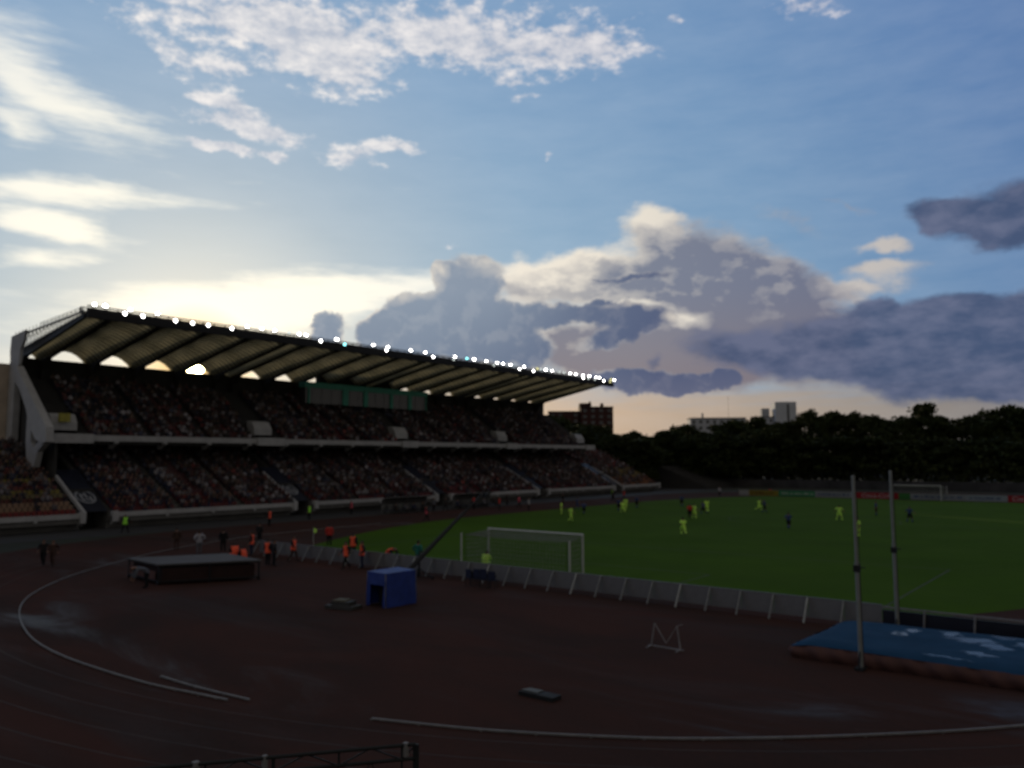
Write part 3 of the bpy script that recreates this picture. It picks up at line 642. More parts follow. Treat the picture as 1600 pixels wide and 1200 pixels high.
for s_ in slots:
    t, k, x, y, z = s_; c3 = seat_colour(t, k, y)
    if s_ in near:
        if c3 not in seat_meshes:
            me = bpy.data.meshes.new('seat'); me.from_pydata(seat_geo(0, 0, 0), [], SF); me.materials.append(seat_m); colour_attr(me, [(*c3, 1)] * 12); seat_meshes[c3] = me
        ob = bpy.data.objects.new('seat', seat_meshes[c3]); col.objects.link(ob); ob.parent = stand; ob.location = (x + 90, y - 90, z)
    else:
        o0 = len(V); V += seat_geo(x, y, z); F += [tuple(i + o0 for i in f) for f in SF]; Cc += [(*c3, 1)] * 12
me = bpy.data.meshes.new('seat_rows'); me.from_pydata(V, [], F); me.materials.append(seat_m); colour_attr(me, Cc)
ob = bpy.data.objects.new('seat_rows', me); col.objects.link(ob); ob.parent = stand; ob.matrix_parent_inverse = Matrix.Translation((90, -90, 0)); ob['kind'] = 'stuff'

# ------------------------------------------------------------------ floodlights on the gantry
m = MB(); n = 14
prof = [(-.28, .10), (-.18, .2), (0.0, .24), (.03, .26)]
vs = []
for px_, r__ in prof:
    for k in range(n): vs.append((px_, r__ * math.cos(2 * math.pi * k / n), r__ * math.sin(2 * math.pi * k / n)))
m.add(vs, [(a * n + k, a * n + (k + 1) % n, (a + 1) * n + (k + 1) % n, (a + 1) * n + k) for a in range(3) for k in range(n)] + [tuple(range(n))])
fl = m.build('floodlight', steel_dark, smooth=False)
tag(fl, 'x', 'floodlight', 'floodlights along the roof edge')
def lens_mesh(mt):
    m = MB(); m.add([(.02, .20 * math.cos(2 * math.pi * k / n), .20 * math.sin(2 * math.pi * k / n)) for k in range(n)] + [(.06, 0, 0)], [(k, (k + 1) % n, n) for k in range(n)])
    o = m.build('lens', mt); return o
lensW = mat('lit_lens', (.8, .8, .8), .3, emit=((1, .98, .94), 13)); lensT = mat('lit_lens_teal', (.5, .8, .8), .3, emit=((.25, .8, .85), 4)); lensD = mat('lit_lens_dim', (.6, .6, .6), .3, emit=((.9, 1, .95), 1.3)); lensY = mat('lit_lens_yellow', (.7, .7, .3), .3, emit=((.85, .8, .35), 1.6))
LM_ = {}
for k, mt in (('w', lensW), ('t', lensT), ('d', lensD), ('y', lensY)):
    o = lens_mesh(mt); LM_[k] = o.data; bpy.data.objects.remove(o)
m = MB(); m.bar((-.1, -.3, -.02), (-.1, -.3, .0), .04); m.tube([(-.1, -.27, 0), (-.1, -.27, -.3), (-.1, 0, -.34), (-.1, .27, -.3), (-.1, .27, 0)], .02, 5); m.bar((-.1, 0, -.33), (-.1, 0, -.75), .05)
yoke = m.build('bracket', steel_dark); yoke.parent = fl
ln = bpy.data.objects.new('lens', LM_['w']); col.objects.link(ln); ln.parent = fl
prevk = None
for i, (y, z, d) in enumerate(LIGHTS):
    o = fl if i == 0 else copy_tree(fl)
    o.location = (-86.7 + (.25 if z < 23.2 else 0), y, z + .02)
    a = math.atan2(-y + 20, 87 - 20) * .9; o.rotation_euler = (0, R(8), a)
    s = 1.0 if d in (1, 2, 3, 4) else (1.25 if d > 1 else .8); o.scale = (s, s, s)
    kind = 't' if d in (2, 3) else 'y' if d == 4 else 'd' if d < .6 else 'w'
    for chd in o.children:
        if chd.name.startswith('lens'): chd.data = LM_[kind]
    row = 'upper' if z > 23.2 else 'lower'
    bay = min(range(len(beams)), key=lambda j: abs(beams[j] - y))
    desc = {'w': 'lit white', 't': 'teal glowing', 'd': 'dim greyish', 'y': 'yellowish'}[kind] + (' large' if s > 1.2 else '')
    grp = f'{desc} floodlights of the {row} row'
    o['label'] = f'{desc} floodlight in the {row} row on the grandstand roof edge'
    o['group'] = grp

# ------------------------------------------------------------------ people
def pose(kind):
    J = dict(pelvis=(0, 0, .93), belly=(0, .01, 1.08), chest=(0, 0, 1.28), neck=(0, 0, 1.49), head=(0, .02, 1.60), crown=(0, .01, 1.72))
    for s, n_ in ((-1, 'L'), (1, 'R')):
        J.update({'sh' + n_: (s * .17, 0, 1.42), 'el' + n_: (s * .24, -.02, 1.15), 'wr' + n_: (s * .25, .07, .90), 'hip' + n_: (s * .09, 0, .88), 'kn' + n_: (s * .10, .02, .49), 'an' + n_: (s * .11, -.02, .08), 'to' + n_: (s * .13, .15, .04)})
    if kind == 'walk':
        J.update(knL=(-.1, .16, .5), anL=(-.1, .2, .1), toL=(-.11, .37, .06), knR=(.1, -.04, .5), anR=(.1, -.32, .16), toR=(.11, -.19, .04), elL=(-.25, -.14, 1.17), wrL=(-.24, -.06, .93), elR=(.25, .06, 1.16), wrR=(.23, .26, 1.0))
    if kind == 'run':
        J.update(knL=(-.1, .30, .62), anL=(-.1, .18, .24), toL=(-.1, .35, .16), knR=(.1, -.14, .48), anR=(.1, -.5, .34), toR=(.1, -.48, .18), elL=(-.26, -.22, 1.2), wrL=(-.2, -.02, 1.1), elR=(.26, .08, 1.2), wrR=(.18, .3, 1.28), head=(0, .1, 1.58), crown=(0, .1, 1.70), chest=(0, .06, 1.27), neck=(0, .07, 1.47), shL=(-.17, .03, 1.41), shR=(.17, .09, 1.41))
    if kind == 'wide':
        J.update(knL=(-.2, .05, .5), anL=(-.3, -.02, .08), toL=(-.35, .14, .04), knR=(.2, .05, .5), anR=(.28, -.02, .08), toR=(.34, .14, .04), elL=(-.36, 0, 1.22), wrL=(-.46, .1, 1.04), elR=(.34, 0, 1.2), wrR=(.42, .14, 1.06))
    if kind == 'hips':
        J.update(elL=(-.36, -.08, 1.18), wrL=(-.2, .06, .98), elR=(.36, -.08, 1.18), wrR=(.2, .06, .98))
    if kind == 'bend':
        J.update(belly=(0, .1, 1.02), chest=(0, .34, 1.10), neck=(0, .53, 1.14), head=(0, .64, 1.10), crown=(0, .72, 1.0), shL=(-.17, .46, 1.08), shR=(.17, .46, 1.08), elL=(-.22, .54, .82), wrL=(-.18, .6, .58), elR=(.22, .54, .82), wrR=(.18, .62, .6))
    if kind == 'raise':
        J.update(elR=(.3, .02, 1.62), wrR=(.24, .06, 1.88), elL=(-.34, .12, 1.3), wrL=(-.3, .3, 1.42))
    if kind == 'sit':
        dz = -.43
        for k_ in ('pelvis', 'belly', 'chest', 'neck', 'head', 'crown', 'shL', 'shR', 'elL', 'elR'): x, y, z = J[k_]; J[k_] = (x, y, z + dz)
        J.update(hipL=(-.1, .02, .47), hipR=(.1, .02, .47), knL=(-.14, .42, .50), knR=(.14, .42, .50), anL=(-.14, .40, .08), anR=(.14, .40, .08), toL=(-.15, .56, .04), toR=(.15, .56, .04), elL=(-.25, .06, .74), wrL=(-.12, .30, .60), elR=(.25, .06, .74), wrR=(.12, .30, .60))
    if kind == 'sit2':
        J = pose('sit'); J.update(chest=(0, .1, .84), neck=(0, .18, 1.02), head=(.03, .24, 1.12), crown=(.04, .25, 1.24), shL=(-.17, .14, .96), shR=(.17, .14, .96), elL=(-.24, .28, .72), wrL=(-.05, .4, .66), elR=(.24, .28, .72), wrR=(.05, .42, .66))
    if kind == 'kneel':
        J = pose('sit2'); J.update(knL=(-.16, .4, .48), anL=(-.15, .34, .08), toL=(-.15, .5, .04), knR=(.14, .3, .08), anR=(.14, -.1, .08), toR=(.14, -.26, .03))
    return J
CLS = [('pelvis', 'belly', 'torso'), ('belly', 'chest', 'torso'), ('chest', 'neck', 'torso'), ('neck', 'head', 'head'), ('head', 'crown', 'head')]
for n_ in 'LR': CLS += [('chest', 'sh' + n_, 'torso'), ('sh' + n_, 'el' + n_, 'uarm'), ('el' + n_, 'wr' + n_, 'farm'), ('pelvis', 'hip' + n_, 'hip'), ('hip' + n_, 'kn' + n_, 'thigh'), ('kn' + n_, 'an' + n_, 'calf'), ('an' + n_, 'to' + n_, 'foot')]
RAD = dict(pelvis=(.15, .11), belly=(.145, .105), chest=(.165, .12), neck=(.052, .055), head=(.088, .104), crown=(.078, .09), sh=(.07, .07), el=(.045, .045), wr=(.03, .03), hip=(.095, .1), kn=(.058, .06), an=(.04, .045), to=(.035, .03))
_body = {}
def body_mesh(kind, fingers=True, sub=1):
    key = (kind, fingers, sub)
    if key in _body: return _body[key]
    J = pose(kind); names = list(J); idx = {k_: i for i, k_ in enumerate(names)}
    V = [J[k_] for k_ in names]; rad = [RAD[k_ if k_ in RAD else k_[:-1]] for k_ in names]
    E = [(idx[a], idx[b_]) for a, b_, _ in CLS]
    cls = {}
    if fingers:
        for n_, s in (('L', -1), ('R', 1)):
            wv = Vector(J['wr' + n_]); ev = Vector(J['el' + n_]); d = (wv - ev).normalized(); side = d.cross(Vector((s, 0, .3))).normalized()
            pal = wv + d * .08; V.append(tuple(pal)); rad.append((.035, .022)); pi = len(V) - 1; E.append((idx['wr' + n_], pi))
            for q_ in range(5):
                off = (q_ - 1.8) * .02; L_ = (.055, .08, .088, .08, .062)[q_]
                if q_ == 0: a1 = pal - d * .03 + side * -.045; a2 = a1 + d * .035 - side * .015
                else: a1 = pal + d * .035 + side * off; a2 = a1 + d * L_ * .8 + Vector((0, 0, -.01))
                V.append(tuple(a1)); rad.append((.011, .011)); V.append(tuple(a2)); rad.append((.008, .008)); E += [(pi, len(V) - 2), (len(V) - 2, len(V) - 1)]
    me = bpy.data.meshes.new('tmp'); me.from_pydata(V, E, []); ob = bpy.data.objects.new('tmp', me); col.objects.link(ob)
    ob.modifiers.new('s', 'SKIN')
    if sub: md = ob.modifiers.new('ss', 'SUBSURF'); md.levels = sub; md.render_levels = sub
    for i, sv in enumerate(me.skin_vertices[0].data): sv.radius = rad[i]; sv.use_root = (i == 0)
    bpy.context.view_layer.update(); dg = bpy.context.evaluated_depsgraph_get()
    res = bpy.data.meshes.new_from_object(ob.evaluated_get(dg)); bpy.data.objects.remove(ob)
    # face centres -> nearest bone class
    segs = [(Vector(J[a]), Vector(J[b_]), c_) for a, b_, c_ in CLS]
    cl = []
    for f in res.polygons:
        best = None
        for a, b_, c_ in segs:
            ab = b_ - a; t = max(0, min(1, (f.center - a).dot(ab) / ab.length_squared)); dd = (f.center - (a + ab * t)).length
            if c_ == 'head': dd -= .02
            if best is None or dd < best[0]: best = (dd, c_, t)
        c_ = best[1]
        if c_ == 'farm' and best[2] > .9: c_ = 'hand'
        if c_ == 'calf' and best[2] < .25: c_ = 'knee'
        cl.append(c_)
    # a face: push nose and brow forward a little
    hd = Vector(J['head']); 
    for v in res.vertices:
        r = v.co - hd
        if abs(r.x) < .03 and r.y > .05 and abs(r.z) < .03: v.co.y += .022
    for p_ in res.polygons: p_.use_smooth = True
    _body[key] = (res, cl, J); return _body[key]
def shell_of(res, cl, classes, off, name, cond=None):
    keep = [p_ for p_, c_ in zip(res.polygons, cl) if c_ in classes and (cond is None or cond(p_.center))]
    ids = {}; V = []; F = []
    for p_ in keep:
        f = []
        for vi in p_.vertices:
            if vi not in ids: ids[vi] = len(V); v = res.vertices[vi]; V.append(tuple(v.co + v.normal * off))
            f.append(ids[vi])
        F.append(tuple(f))
    if not F: F = []; 
    me = bpy.data.meshes.new(name); me.from_pydata(V, [], F)
    for p_ in me.polygons: p_.use_smooth = True
    return me
cloth_cache = {}
def flat(name, c3, rough=.85): return mat(name, c3, rough, scale=9, var=.12)
PAL = dict(orange=flat('orange_vest', (1.0, .13, .06)), green=flat('green_vest', (.38, .95, .08)), yellow=flat('yellow_kit', (.62, 1.0, .15)), blue=flat('blue_kit', (.035, .06, .16)),
           red=flat('red_top', (.8, .06, .05)), white=flat('white_top', (.5, .5, .55)), grey=flat('grey_top', (.16, .17, .2)), dark=flat('dark_top', (.03, .028, .03)), pink=flat('pink_top', (.9, .14, .2)), teal=flat('teal_top', (.03, .25, .19)), black=black_cloth, navy=navy_cloth, brown=flat('brown_top', (.09, .05, .04)))
mesh_cache = {}
def person(x, y, rz, kind, top, bottom, label, group=None, vest=None, shorts=False, socks=None, z=.02, scale=1.0):
    res, cl, J = body_mesh(kind)
    key = ('body', kind)
    if key not in mesh_cache:
        me = res.copy(); me.name = 'body'; me.materials.append(skin); me.materials.append(black_cloth)
        me.polygons.foreach_set('material_index', [1 if c_ == 'foot' else 0 for c_ in cl]); mesh_cache[key] = me
        zc0 = .84 if kind[:3] not in ('sit', 'kne') else .5
        mesh_cache[('top', kind)] = shell_of(res, ['hip2' if (c_ == 'thigh' and p_.center.z > zc0) else c_ for p_, c_ in zip(res.polygons, cl)], ('torso', 'uarm', 'farm', 'hip', 'hip2'), .02, 'shirt')
        mesh_cache[('tee', kind)] = shell_of(res, cl, ('torso', 'uarm'), .014, 'shirt')
        zc_ = .8 if kind[:3] not in ('sit', 'kne') else .46
        mesh_cache[('vest', kind)] = shell_of(res, cl, ('torso', 'hip', 'thigh'), .03, 'vest', lambda c_: c_.z > zc_)
        mesh_cache[('trousers', kind)] = shell_of(res, cl, ('hip', 'thigh', 'knee', 'calf'), .012, 'trousers')
        mesh_cache[('shorts', kind)] = shell_of(res, cl, ('hip', 'thigh'), .028, 'shorts')
        mesh_cache[('socks', kind)] = shell_of(res, cl, ('calf',), .01, 'socks')
        hd = Vector(J['head']); cr = Vector(J['crown']); ax = (cr - hd).normalized()
        mesh_cache[('hair', kind)] = shell_of(res, cl, ('head',), .012, 'hair', lambda c_: (c_ - hd).dot(ax) > .06 or ((c_ - hd).y < -.02 and (c_ - hd).dot(ax) > -.02))
    def child(k_, name, m_):
        kk_ = (k_, kind, m_.name)
        if kk_ not in mesh_cache: me = mesh_cache[(k_, kind)].copy(); me.name = name; me.materials.clear(); me.materials.append(m_); mesh_cache[kk_] = me
        o_ = bpy.data.objects.new(name, mesh_cache[kk_]); col.objects.link(o_); o_.parent = root; return o_
    root = bpy.data.objects.new('person', mesh_cache[key]); col.objects.link(root)
    root.location = (x, y, z); root.rotation_euler = (0, 0, rz); root.scale = (scale * 1.15, scale * 1.15, scale * 1.02)
    child('hair', 'hair', hair_m); child('tee' if shorts else 'top', 'shirt', PAL[top])
    if vest: child('vest', 'vest', PAL[vest])
    if shorts:
        child('shorts', 'shorts', PAL[bottom]); child('socks', 'socks', PAL[socks or bottom])
    else: child('trousers', 'trousers', PAL[bottom])
    tag(root, label, 'person', group); return root
H = math.pi
# stewards, officials and staff
G1 = 'stewards in orange vests behind the near goal'
person(-52.1, 34.6, 2.2, 'stand', 'dark', 'navy', 'steward in an orange vest standing just past the right back corner of the covered mat', G1, 'orange')
person(-46.3, 32.0, .2, 'stand', 'dark', 'black', 'steward in an orange vest standing left of the dark clad person by the boards', G1, 'orange')
person(-45.6, 32.0, -.3, 'hips', 'dark', 'black', 'person in black with hands on hips between two orange stewards')
person(-46.4, 34.1, -1.2, 'walk', 'dark', 'brown', 'steward in an orange vest at the left end of the grey boards', G1, 'orange')
person(-52.8, 42.3, .8, 'stand', 'red', 'black', 'person in a red top standing alone on the grass edge beyond the boards')
person(-40.6, 33.9, 2.9, 'walk', 'dark', 'black', 'steward in an orange vest nearest the camera, walking in front of the boards', G1, 'orange')
person(-45.0, 38.2, .4, 'stand', 'dark', 'black', 'steward in an orange vest half hidden behind the boards left of the pair', G1, 'orange')
person(-40.2, 34.9, 2.6, 'hips', 'dark', 'navy', 'steward in an orange vest facing the pitch with hands on hips', G1, 'orange')
person(-39.6, 36.6, -1.6, 'bend', 'dark', 'grey', 'steward in an orange vest bending forward behind the blue cover', G1, 'orange')
person(-73.7, 51.0, -1.2, 'stand', 'dark', 'black', 'steward in an orange vest standing on the far straight of the track', None, 'orange')
person(-80.6, 68.0, -1.4, 'stand', 'dark', 'black', 'steward in a pink vest standing under the lower fascia', None, 'pink')
person(-64.6, 65.5, -.6, 'walk', 'dark', 'black', 'person in a pink vest walking along the touchline with a yellow flag', None, 'pink')
person(-71.2, 86.6, -1.0, 'stand', 'red', 'black', 'person in a red top on the track beside the team bench, further left')
person(-71.4, 91.3, -1.3, 'walk', 'pink', 'black', 'person in a pink top walking by the team bench, further right')
person(-49.8, 31.8, 1.4, 'kneel', 'dark', 'black', 'left of two crouching stewards in red orange vests behind the covered mat', 'crouching stewards', 'orange')
person(-49.3, 32.2, 1.9, 'sit2', 'dark', 'black', 'right of two crouching stewards in red orange vests behind the covered mat', 'crouching stewards', 'orange', z=-.2)
person(-75.4, 86.0, -1.2, 'stand', 'red', 'black', 'person in a red cap coloured top standing in front of the dugout')
person(-42.2, 86.3, .5, 'walk', 'red', 'black', 'referee in a red shirt and black shorts among the players', None, None, True)
person(-78.0, 37.7, -1.5, 'wide', 'dark', 'black', 'steward in a bright green vest by the first gangway, arms held out', None, 'green')
person(-77.7, 59.2, -1.5, 'stand', 'dark', 'black', 'steward in a bright green vest by the second gangway opening', None, 'green')
person(-73.7, 120.7, -1.5, 'stand', 'dark', 'black', 'steward in a green yellow vest far down the track near the stand end', None, 'green')
person(-58.3, 22.8, -2.2, 'walk', 'dark', 'black', 'left person of a dark clothed pair walking on the bare track', 'pair walking on the track')
person(-57.3, 23.0, -2.2, 'walk', 'brown', 'brown', 'right person of a dark clothed pair walking on the bare track', 'pair walking on the track')
person(-59.8, 33.0, 1.2, 'stand', 'brown', 'brown', 'person in brown clothes standing beyond the covered mat, left of the white shirt')
person(-56.0, 32.7, 1.4, 'hips', 'white', 'grey', 'person in a white shirt standing beyond the covered mat')
person(-55.7, 34.5, 1.0, 'stand', 'black', 'black', 'person in black standing beyond the covered mat, right of the white shirt')
person(-43.6, 22.4, 2.9, 'bend', 'grey', 'black', 'person in a grey shirt leaning over the front edge of the covered mat', z=0)
person(-58.7, 39.7, .3, 'stand', 'dark', 'black', 'dark clothed person on the track left of the field corner')
person(-37.4, 37.2, .0, 'hips', 'teal', 'grey', 'camera operator in a green teal shirt behind the crane')
person(-32.9, 38.6, .4, 'sit2', 'yellow', 'grey', 'ball person in pale yellow sitting by the left goal post')
person(-62.0, 92.3, -1., 'walk', 'blue', 'blue', 'player in dark blue running on the left touchline', None, None, True)
person(-66.5, 87.2, -1.2, 'stand', 'white', 'black', 'coach in a white shirt at the edge of the technical area')
person(-69.7, 99.9, -1.2, 'stand', 'black', 'black', 'person in black standing on the track in front of the third section')
person(-69.2, 113.6, -1.2, 'walk', 'dark', 'black', 'person in dark clothes on the far part of the track')
person(-69.8, 118.1, -1.2, 'stand', 'red', 'black', 'person in a dull red top on the far part of the track')
person(-63.5, 142.5, -2, 'stand', 'white', 'black', 'ball person in a pale top standing left of the yellow board')
person(-57.5, 152.0, -2, 'kneel', 'red', 'red', 'person in red crouching behind the green board')
person(-14.2, 139.5, 2.6, 'stand', 'red', 'red', 'person in red at the right edge in front of the red board')
for i, (x, y, k_, t_) in enumerate([(-77.2, 72.6, 'sit', 'dark'), (-77.2, 74.2, 'sit2', 'grey'), (-77.2, 75.8, 'sit', 'navy'), (-77.2, 77.6, 'sit', 'dark'), (-77.0, 79.5, 'stand', 'grey'), (-76.6, 81.4, 'walk', 'dark'), (-77.2, 84.5, 'sit', 'navy'), (-77.2, 87.5, 'sit2', 'dark'), (-77.2, 90.3, 'sit', 'grey'), (-77.2, 92.6, 'sit', 'dark'), (-76.6, 95, 'stand', 'dark')]):
    nm = {'dark': 'black', 'grey': 'grey', 'navy': 'navy'}[t_]
    person(x, y, -H / 2, k_, t_, 'black', f'team staff member in {nm} {dict(sit="sitting upright", sit2="sitting hunched", stand="standing", walk="walking")[k_]} at the benches', f'bench staff in {nm}, {k_}', z=.0)
# players
Y_ = 'players in yellow'; B_ = 'players in dark blue'
for x, y, rz, k_, lb in [(-58.0, 82.8, -1, 'stand', 'yellow player standing upright, furthest left on the pitch'), (-50.7, 74.2, -.6, 'walk', 'yellow player walking just right of the leftmost one'),
        (-52.4, 88.3, 1, 'run', 'yellow player running beside a blue player, front one of two'), (-55.9, 95.0, 0, 'walk', 'yellow player behind another yellow one left of the referee'),
        (-33.1, 66.3, .7, 'run', 'yellow player nearest the camera, running in the middle'), (-41.8, 86.6, -.4, 'wide', 'yellow player close to the right of the red referee'),
        (-45.4, 97.8, .5, 'walk', 'yellow player beyond the blue one beside the referee'), (-40.4, 102.9, -1.2, 'run', 'yellow player running towards the far boards'),
        (-27.5, 93.5, 0, 'wide', 'yellow player with legs apart left of the first tall pole'), (-20.5, 74.9, 2.5, 'stand', 'yellow player just right of the first tall pole')]:
    person(x, y, rz, k_, 'yellow', 'yellow', lb, Y_, None, True)
for x, y, rz, k_, lb in [(-56.0, 93.3, 0, 'stand', 'blue player beside the running yellow player on the left'), (-55.1, 83.5, .3, 'run', 'blue player bent forward near the left touchline'),
        (-57.5, 100.8, 0, 'stand', 'blue player far off left of the referee'), (-53.7, 107.3, .6, 'walk', 'blue player far off above the referee'), (-43.2, 92.1, 1.4, 'run', 'blue player right behind the yellow one next to the referee'),
        (-38.9, 100.9, -1, 'walk', 'blue player following the yellow runner by the boards'), (-27.8, 78.2, .2, 'run', 'blue player running in open grass left of the tall poles'),
        (-26.3, 104.3, 2, 'stand', 'blue player standing between the two tall poles'), (-20.6, 95.1, -.4, 'wide', 'blue player in open grass right of the tall poles')]:
    person(x, y, rz, k_, 'blue', 'black', lb, B_, None, True, 'blue')

# ------------------------------------------------------------------ spectators: nearest ones as individuals, the mass behind them as one crowd
CROWD = [('black', (.04, .036, .04)), ('maroon', (.13, .055, .058)), ('grey', (.19, .175, .185)), ('white', (.34, .32, .34)), ('navy', (.07, .075, .11)), ('brown', (.13, .095, .075)), ('red', (.24, .06, .055))]
PR = np.array([.27, .17, .20, .11, .12, .11, .02])
def fill(t, k, y):
    f = .93
    if t == 'L' and y > 150: f = .25 if k < 8 else .5
    elif t == 'L' and y > 142: f = .55 if k < 6 else .8
    elif t == 'L' and y < 36.5: f = .06 if k < 3 else (.45 if k < 6 else .85)
    elif t == 'L' and k == 0: f = .5
    if t == 'L' and k < 3 and 93 < y < 98: f = .1
    if t == 'L' and 100.4 < y < 101.4 or 50.4 < y < 51.2 or 76 < y < 76.8: f = .1
    return f
occ = [s_ for s_ in slots if random.random() < fill(s_[0], s_[1], s_[3]) * (.9 + .12 * math.sin(s_[3] * .8 + 3 * math.sin(s_[1] * .7))) and not (s_[0] == 'U' and s_[1] > 13)]
vis = [s_ for s_ in occ if in_view(s_[2], s_[3], s_[4] + 1)]
vis.sort(key=lambda s_: s_[2] ** 2 + s_[3] ** 2)
NIND = 215
ind = set(vis[:NIND])
spec_mesh = []
for kind in ('sit', 'sit2', 'stand', 'raise'):
    res, cl, J = body_mesh(kind, False, 1)
    me = res.copy(); me.name = 'spectator'; me.materials.append(skin); me.materials.append(objcloth); me.materials.append(navy_cloth); me.materials.append(hair_m)
    hd = Vector(J['head']); 
    mi = []
    for p_, c_ in zip(res.polygons, cl):
        if c_ in ('torso', 'uarm', 'farm'): mi.append(1)
        elif c_ == 'head': mi.append(3 if (p_.center - hd).z > .055 or ((p_.center - hd).y < .0 and (p_.center - hd).z > -.04) else 0)
        elif c_ == 'hand': mi.append(0)
        else: mi.append(2)
    me.polygons.foreach_set('material_index', mi); spec_mesh.append(me)
secname = lambda s_: ('lower tier left of first gangway' if s_[3] < 38 else 'lower tier right of first gangway') if s_[0] == 'L' else 'left end of upper tier'
proto_s = bpy.data.objects.new('person', spec_mesh[0])
for s_ in vis[:NIND]:
    t, k, x, y, z = s_
    ci = int(rng.choice(len(CROWD), p=PR)); pk = int(rng.choice(4, p=[.5, .32, .14, .04]))
    o = proto_s.copy(); o.data = spec_mesh[pk]; col.objects.link(o)
    o.location = (x + (.02 if pk < 2 else .3), y + random.uniform(-.06, .06), z); o.rotation_euler = (0, 0, -H / 2 + random.uniform(-.35, .35)); s = random.uniform(.92, 1.05); o.scale = (s, s, s)
    nm, c3 = CROWD[ci]; v = random.uniform(.75, 1.3); o.color = (c3[0] * v, c3[1] * v, c3[2] * v, 1)
    pz = ('sitting upright', 'sitting hunched forward', 'standing', 'standing with one arm raised')[pk]
    tag(o, f'spectator in {nm}, {pz}, {secname(s_)}', 'person', f'spectators in {nm} tops {pz} in the {secname(s_)}')
# low detail seated figures for the mass
def fig():
    V = []; F = []; C = []
    def ring_stack(rings, n_, c_):
        o0 = len(V)
        for cx_, cy_, z_, rx_, ry_ in rings:
            for q_ in range(n_): a = 2 * math.pi * q_ / n_; V.append((cx_ + rx_ * math.cos(a), cy_ + ry_ * math.sin(a), z_)); C.append(c_)
        for r in range(len(rings) - 1):
            for q_ in range(n_): F.append((o0 + r * n_ + q_, o0 + r * n_ + (q_ + 1) % n_, o0 + (r + 1) * n_ + (q_ + 1) % n_, o0 + (r + 1) * n_ + q_))
        F.append(tuple(o0 + (len(rings) - 1) * n_ + q_ for q_ in range(n_)))
    # facing +x
    ring_stack([(0, 0, .40, .13, .19), (.02, 0, .62, .12, .17), (0, 0, .86, .13, .21), (0, 0, 1.0, .08, .15), (0, 0, 1.05, .05, .06)], 8, 0)
    ring_stack([(.01, 0, 1.05, .05, .05), (.02, 0, 1.12, .085, .075), (.01, 0, 1.2, .095, .08), (0, 0, 1.27, .05, .045)], 6, 1)
    for s in (-1, 1):
        ring_stack([(0, s * .22, .70, .05, .05), (0, s * .22, .95, .055, .05)], 5, 0)
        ring_stack([(.12, s * .2, .62, .05, .05), (.2, s * .16, .70, .04, .04)], 5, 2)
        o0 = len(V)
        for x_, z_ in ((0, .56), (0, .42), (.44, .42), (.44, .56), (.42, .05), (.52, .05), (.52, .5)):
            V.extend([(x_, s * .03, z_), (x_, s * .17, z_)]); C.extend([3, 3])
        F.extend([(o0, o0 + 1, o0 + 7, o0 + 6), (o0 + 2, o0 + 3, o0 + 5, o0 + 4), (o0 + 6, o0 + 7, o0 + 13, o0 + 12), (o0 + 12, o0 + 13, o0 + 11, o0 + 10), (o0, o0 + 6, o0 + 4, o0 + 2), (o0 + 1, o0 + 3, o0 + 5, o0 + 7)])
    return np.array(V), F, np.array(C)
fv, ff, fc = fig()
rest = [s_ for s_ in occ if s_ not in ind and s_[3] > 20]
nP = len(rest); nv = len(fv)
pos = np.array([(s_[2] + .0, s_[3], s_[4]) for s_ in rest]); pos[:, 1] += rng.uniform(-.07, .07, nP)
ang = rng.uniform(-.35, .35, nP); sc_ = rng.uniform(.9, 1.1, nP); lean = rng.uniform(-.02, .16, nP); lift = np.where(rng.random(nP) < .12, .38, 0.)
vx = fv[None, :, 0] + lean[:, None] * np.maximum(fv[None, :, 2] - .4, 0); vy = fv[None, :, 1]; vz = fv[None, :, 2] * np.ones((nP, 1)) + lift[:, None] * (fv[None, :, 2] > .1)
ca, sa = np.cos(ang)[:, None], np.sin(ang)[:, None]
VV = np.stack([pos[:, 0:1] + (vx * ca - vy * sa) * sc_[:, None], pos[:, 1:2] + (vx * sa + vy * ca) * sc_[:, None], pos[:, 2:3] + vz * sc_[:, None]], -1).reshape(-1, 3)
pal = np.array([c_[1] for c_ in CROWD]); ch = rng.choice(len(CROWD), nP, p=PR); topc = pal[ch] * rng.uniform(.7, 1.5, (nP, 1)) * (1 + .45 * np.sin(pos[:, 1] * .55 + 2 * np.sin(pos[:, 2] * .9)) * np.sin(pos[:, 2] * 1.3 + pos[:, 1] * .21))[:, None]
hairc = np.array([(.03, .02, .015), (.16, .1, .05), (.2, .12, .09), (.3, .18, .13)])[rng.integers(0, 4, nP)]
legc = np.array([(.02, .02, .03), (.03, .04, .07), (.06, .05, .045)])[rng.integers(0, 3, nP)]
allc = np.stack([topc, hairc, np.tile((.24, .16, .13), (nP, 1)), legc], 1)
CC = allc[:, fc, :].reshape(-1, 3); CC = np.concatenate([CC, np.ones((len(CC), 1))], 1)
me = bpy.data.meshes.new('crowd')
lens_ = np.array([len(f) for f in ff]); flat_i = np.concatenate([np.array(f) for f in ff])
loops = (flat_i[None] + (np.arange(nP) * nv)[:, None]).ravel().astype(np.int32); tot = np.tile(lens_, nP)
me.vertices.add(len(VV)); me.vertices.foreach_set('co', VV.astype(np.float32).ravel())
me.loops.add(len(loops)); me.loops.foreach_set('vertex_index', loops)
me.polygons.add(len(tot)); st = np.concatenate([[0], np.cumsum(tot)[:-1]]).astype(np.int32); me.polygons.foreach_set('loop_start', st); me.polygons.foreach_set('loop_total', tot.astype(np.int32))
me.update(calc_edges=True); me.validate(); me.materials.append(attr_m)
colour_attr(me, CC)
o = bpy.data.objects.new('crowd', me); col.objects.link(o); tag(o, 'dense crowd of seated spectators filling both tiers of the grandstand', 'crowd', kind='stuff')

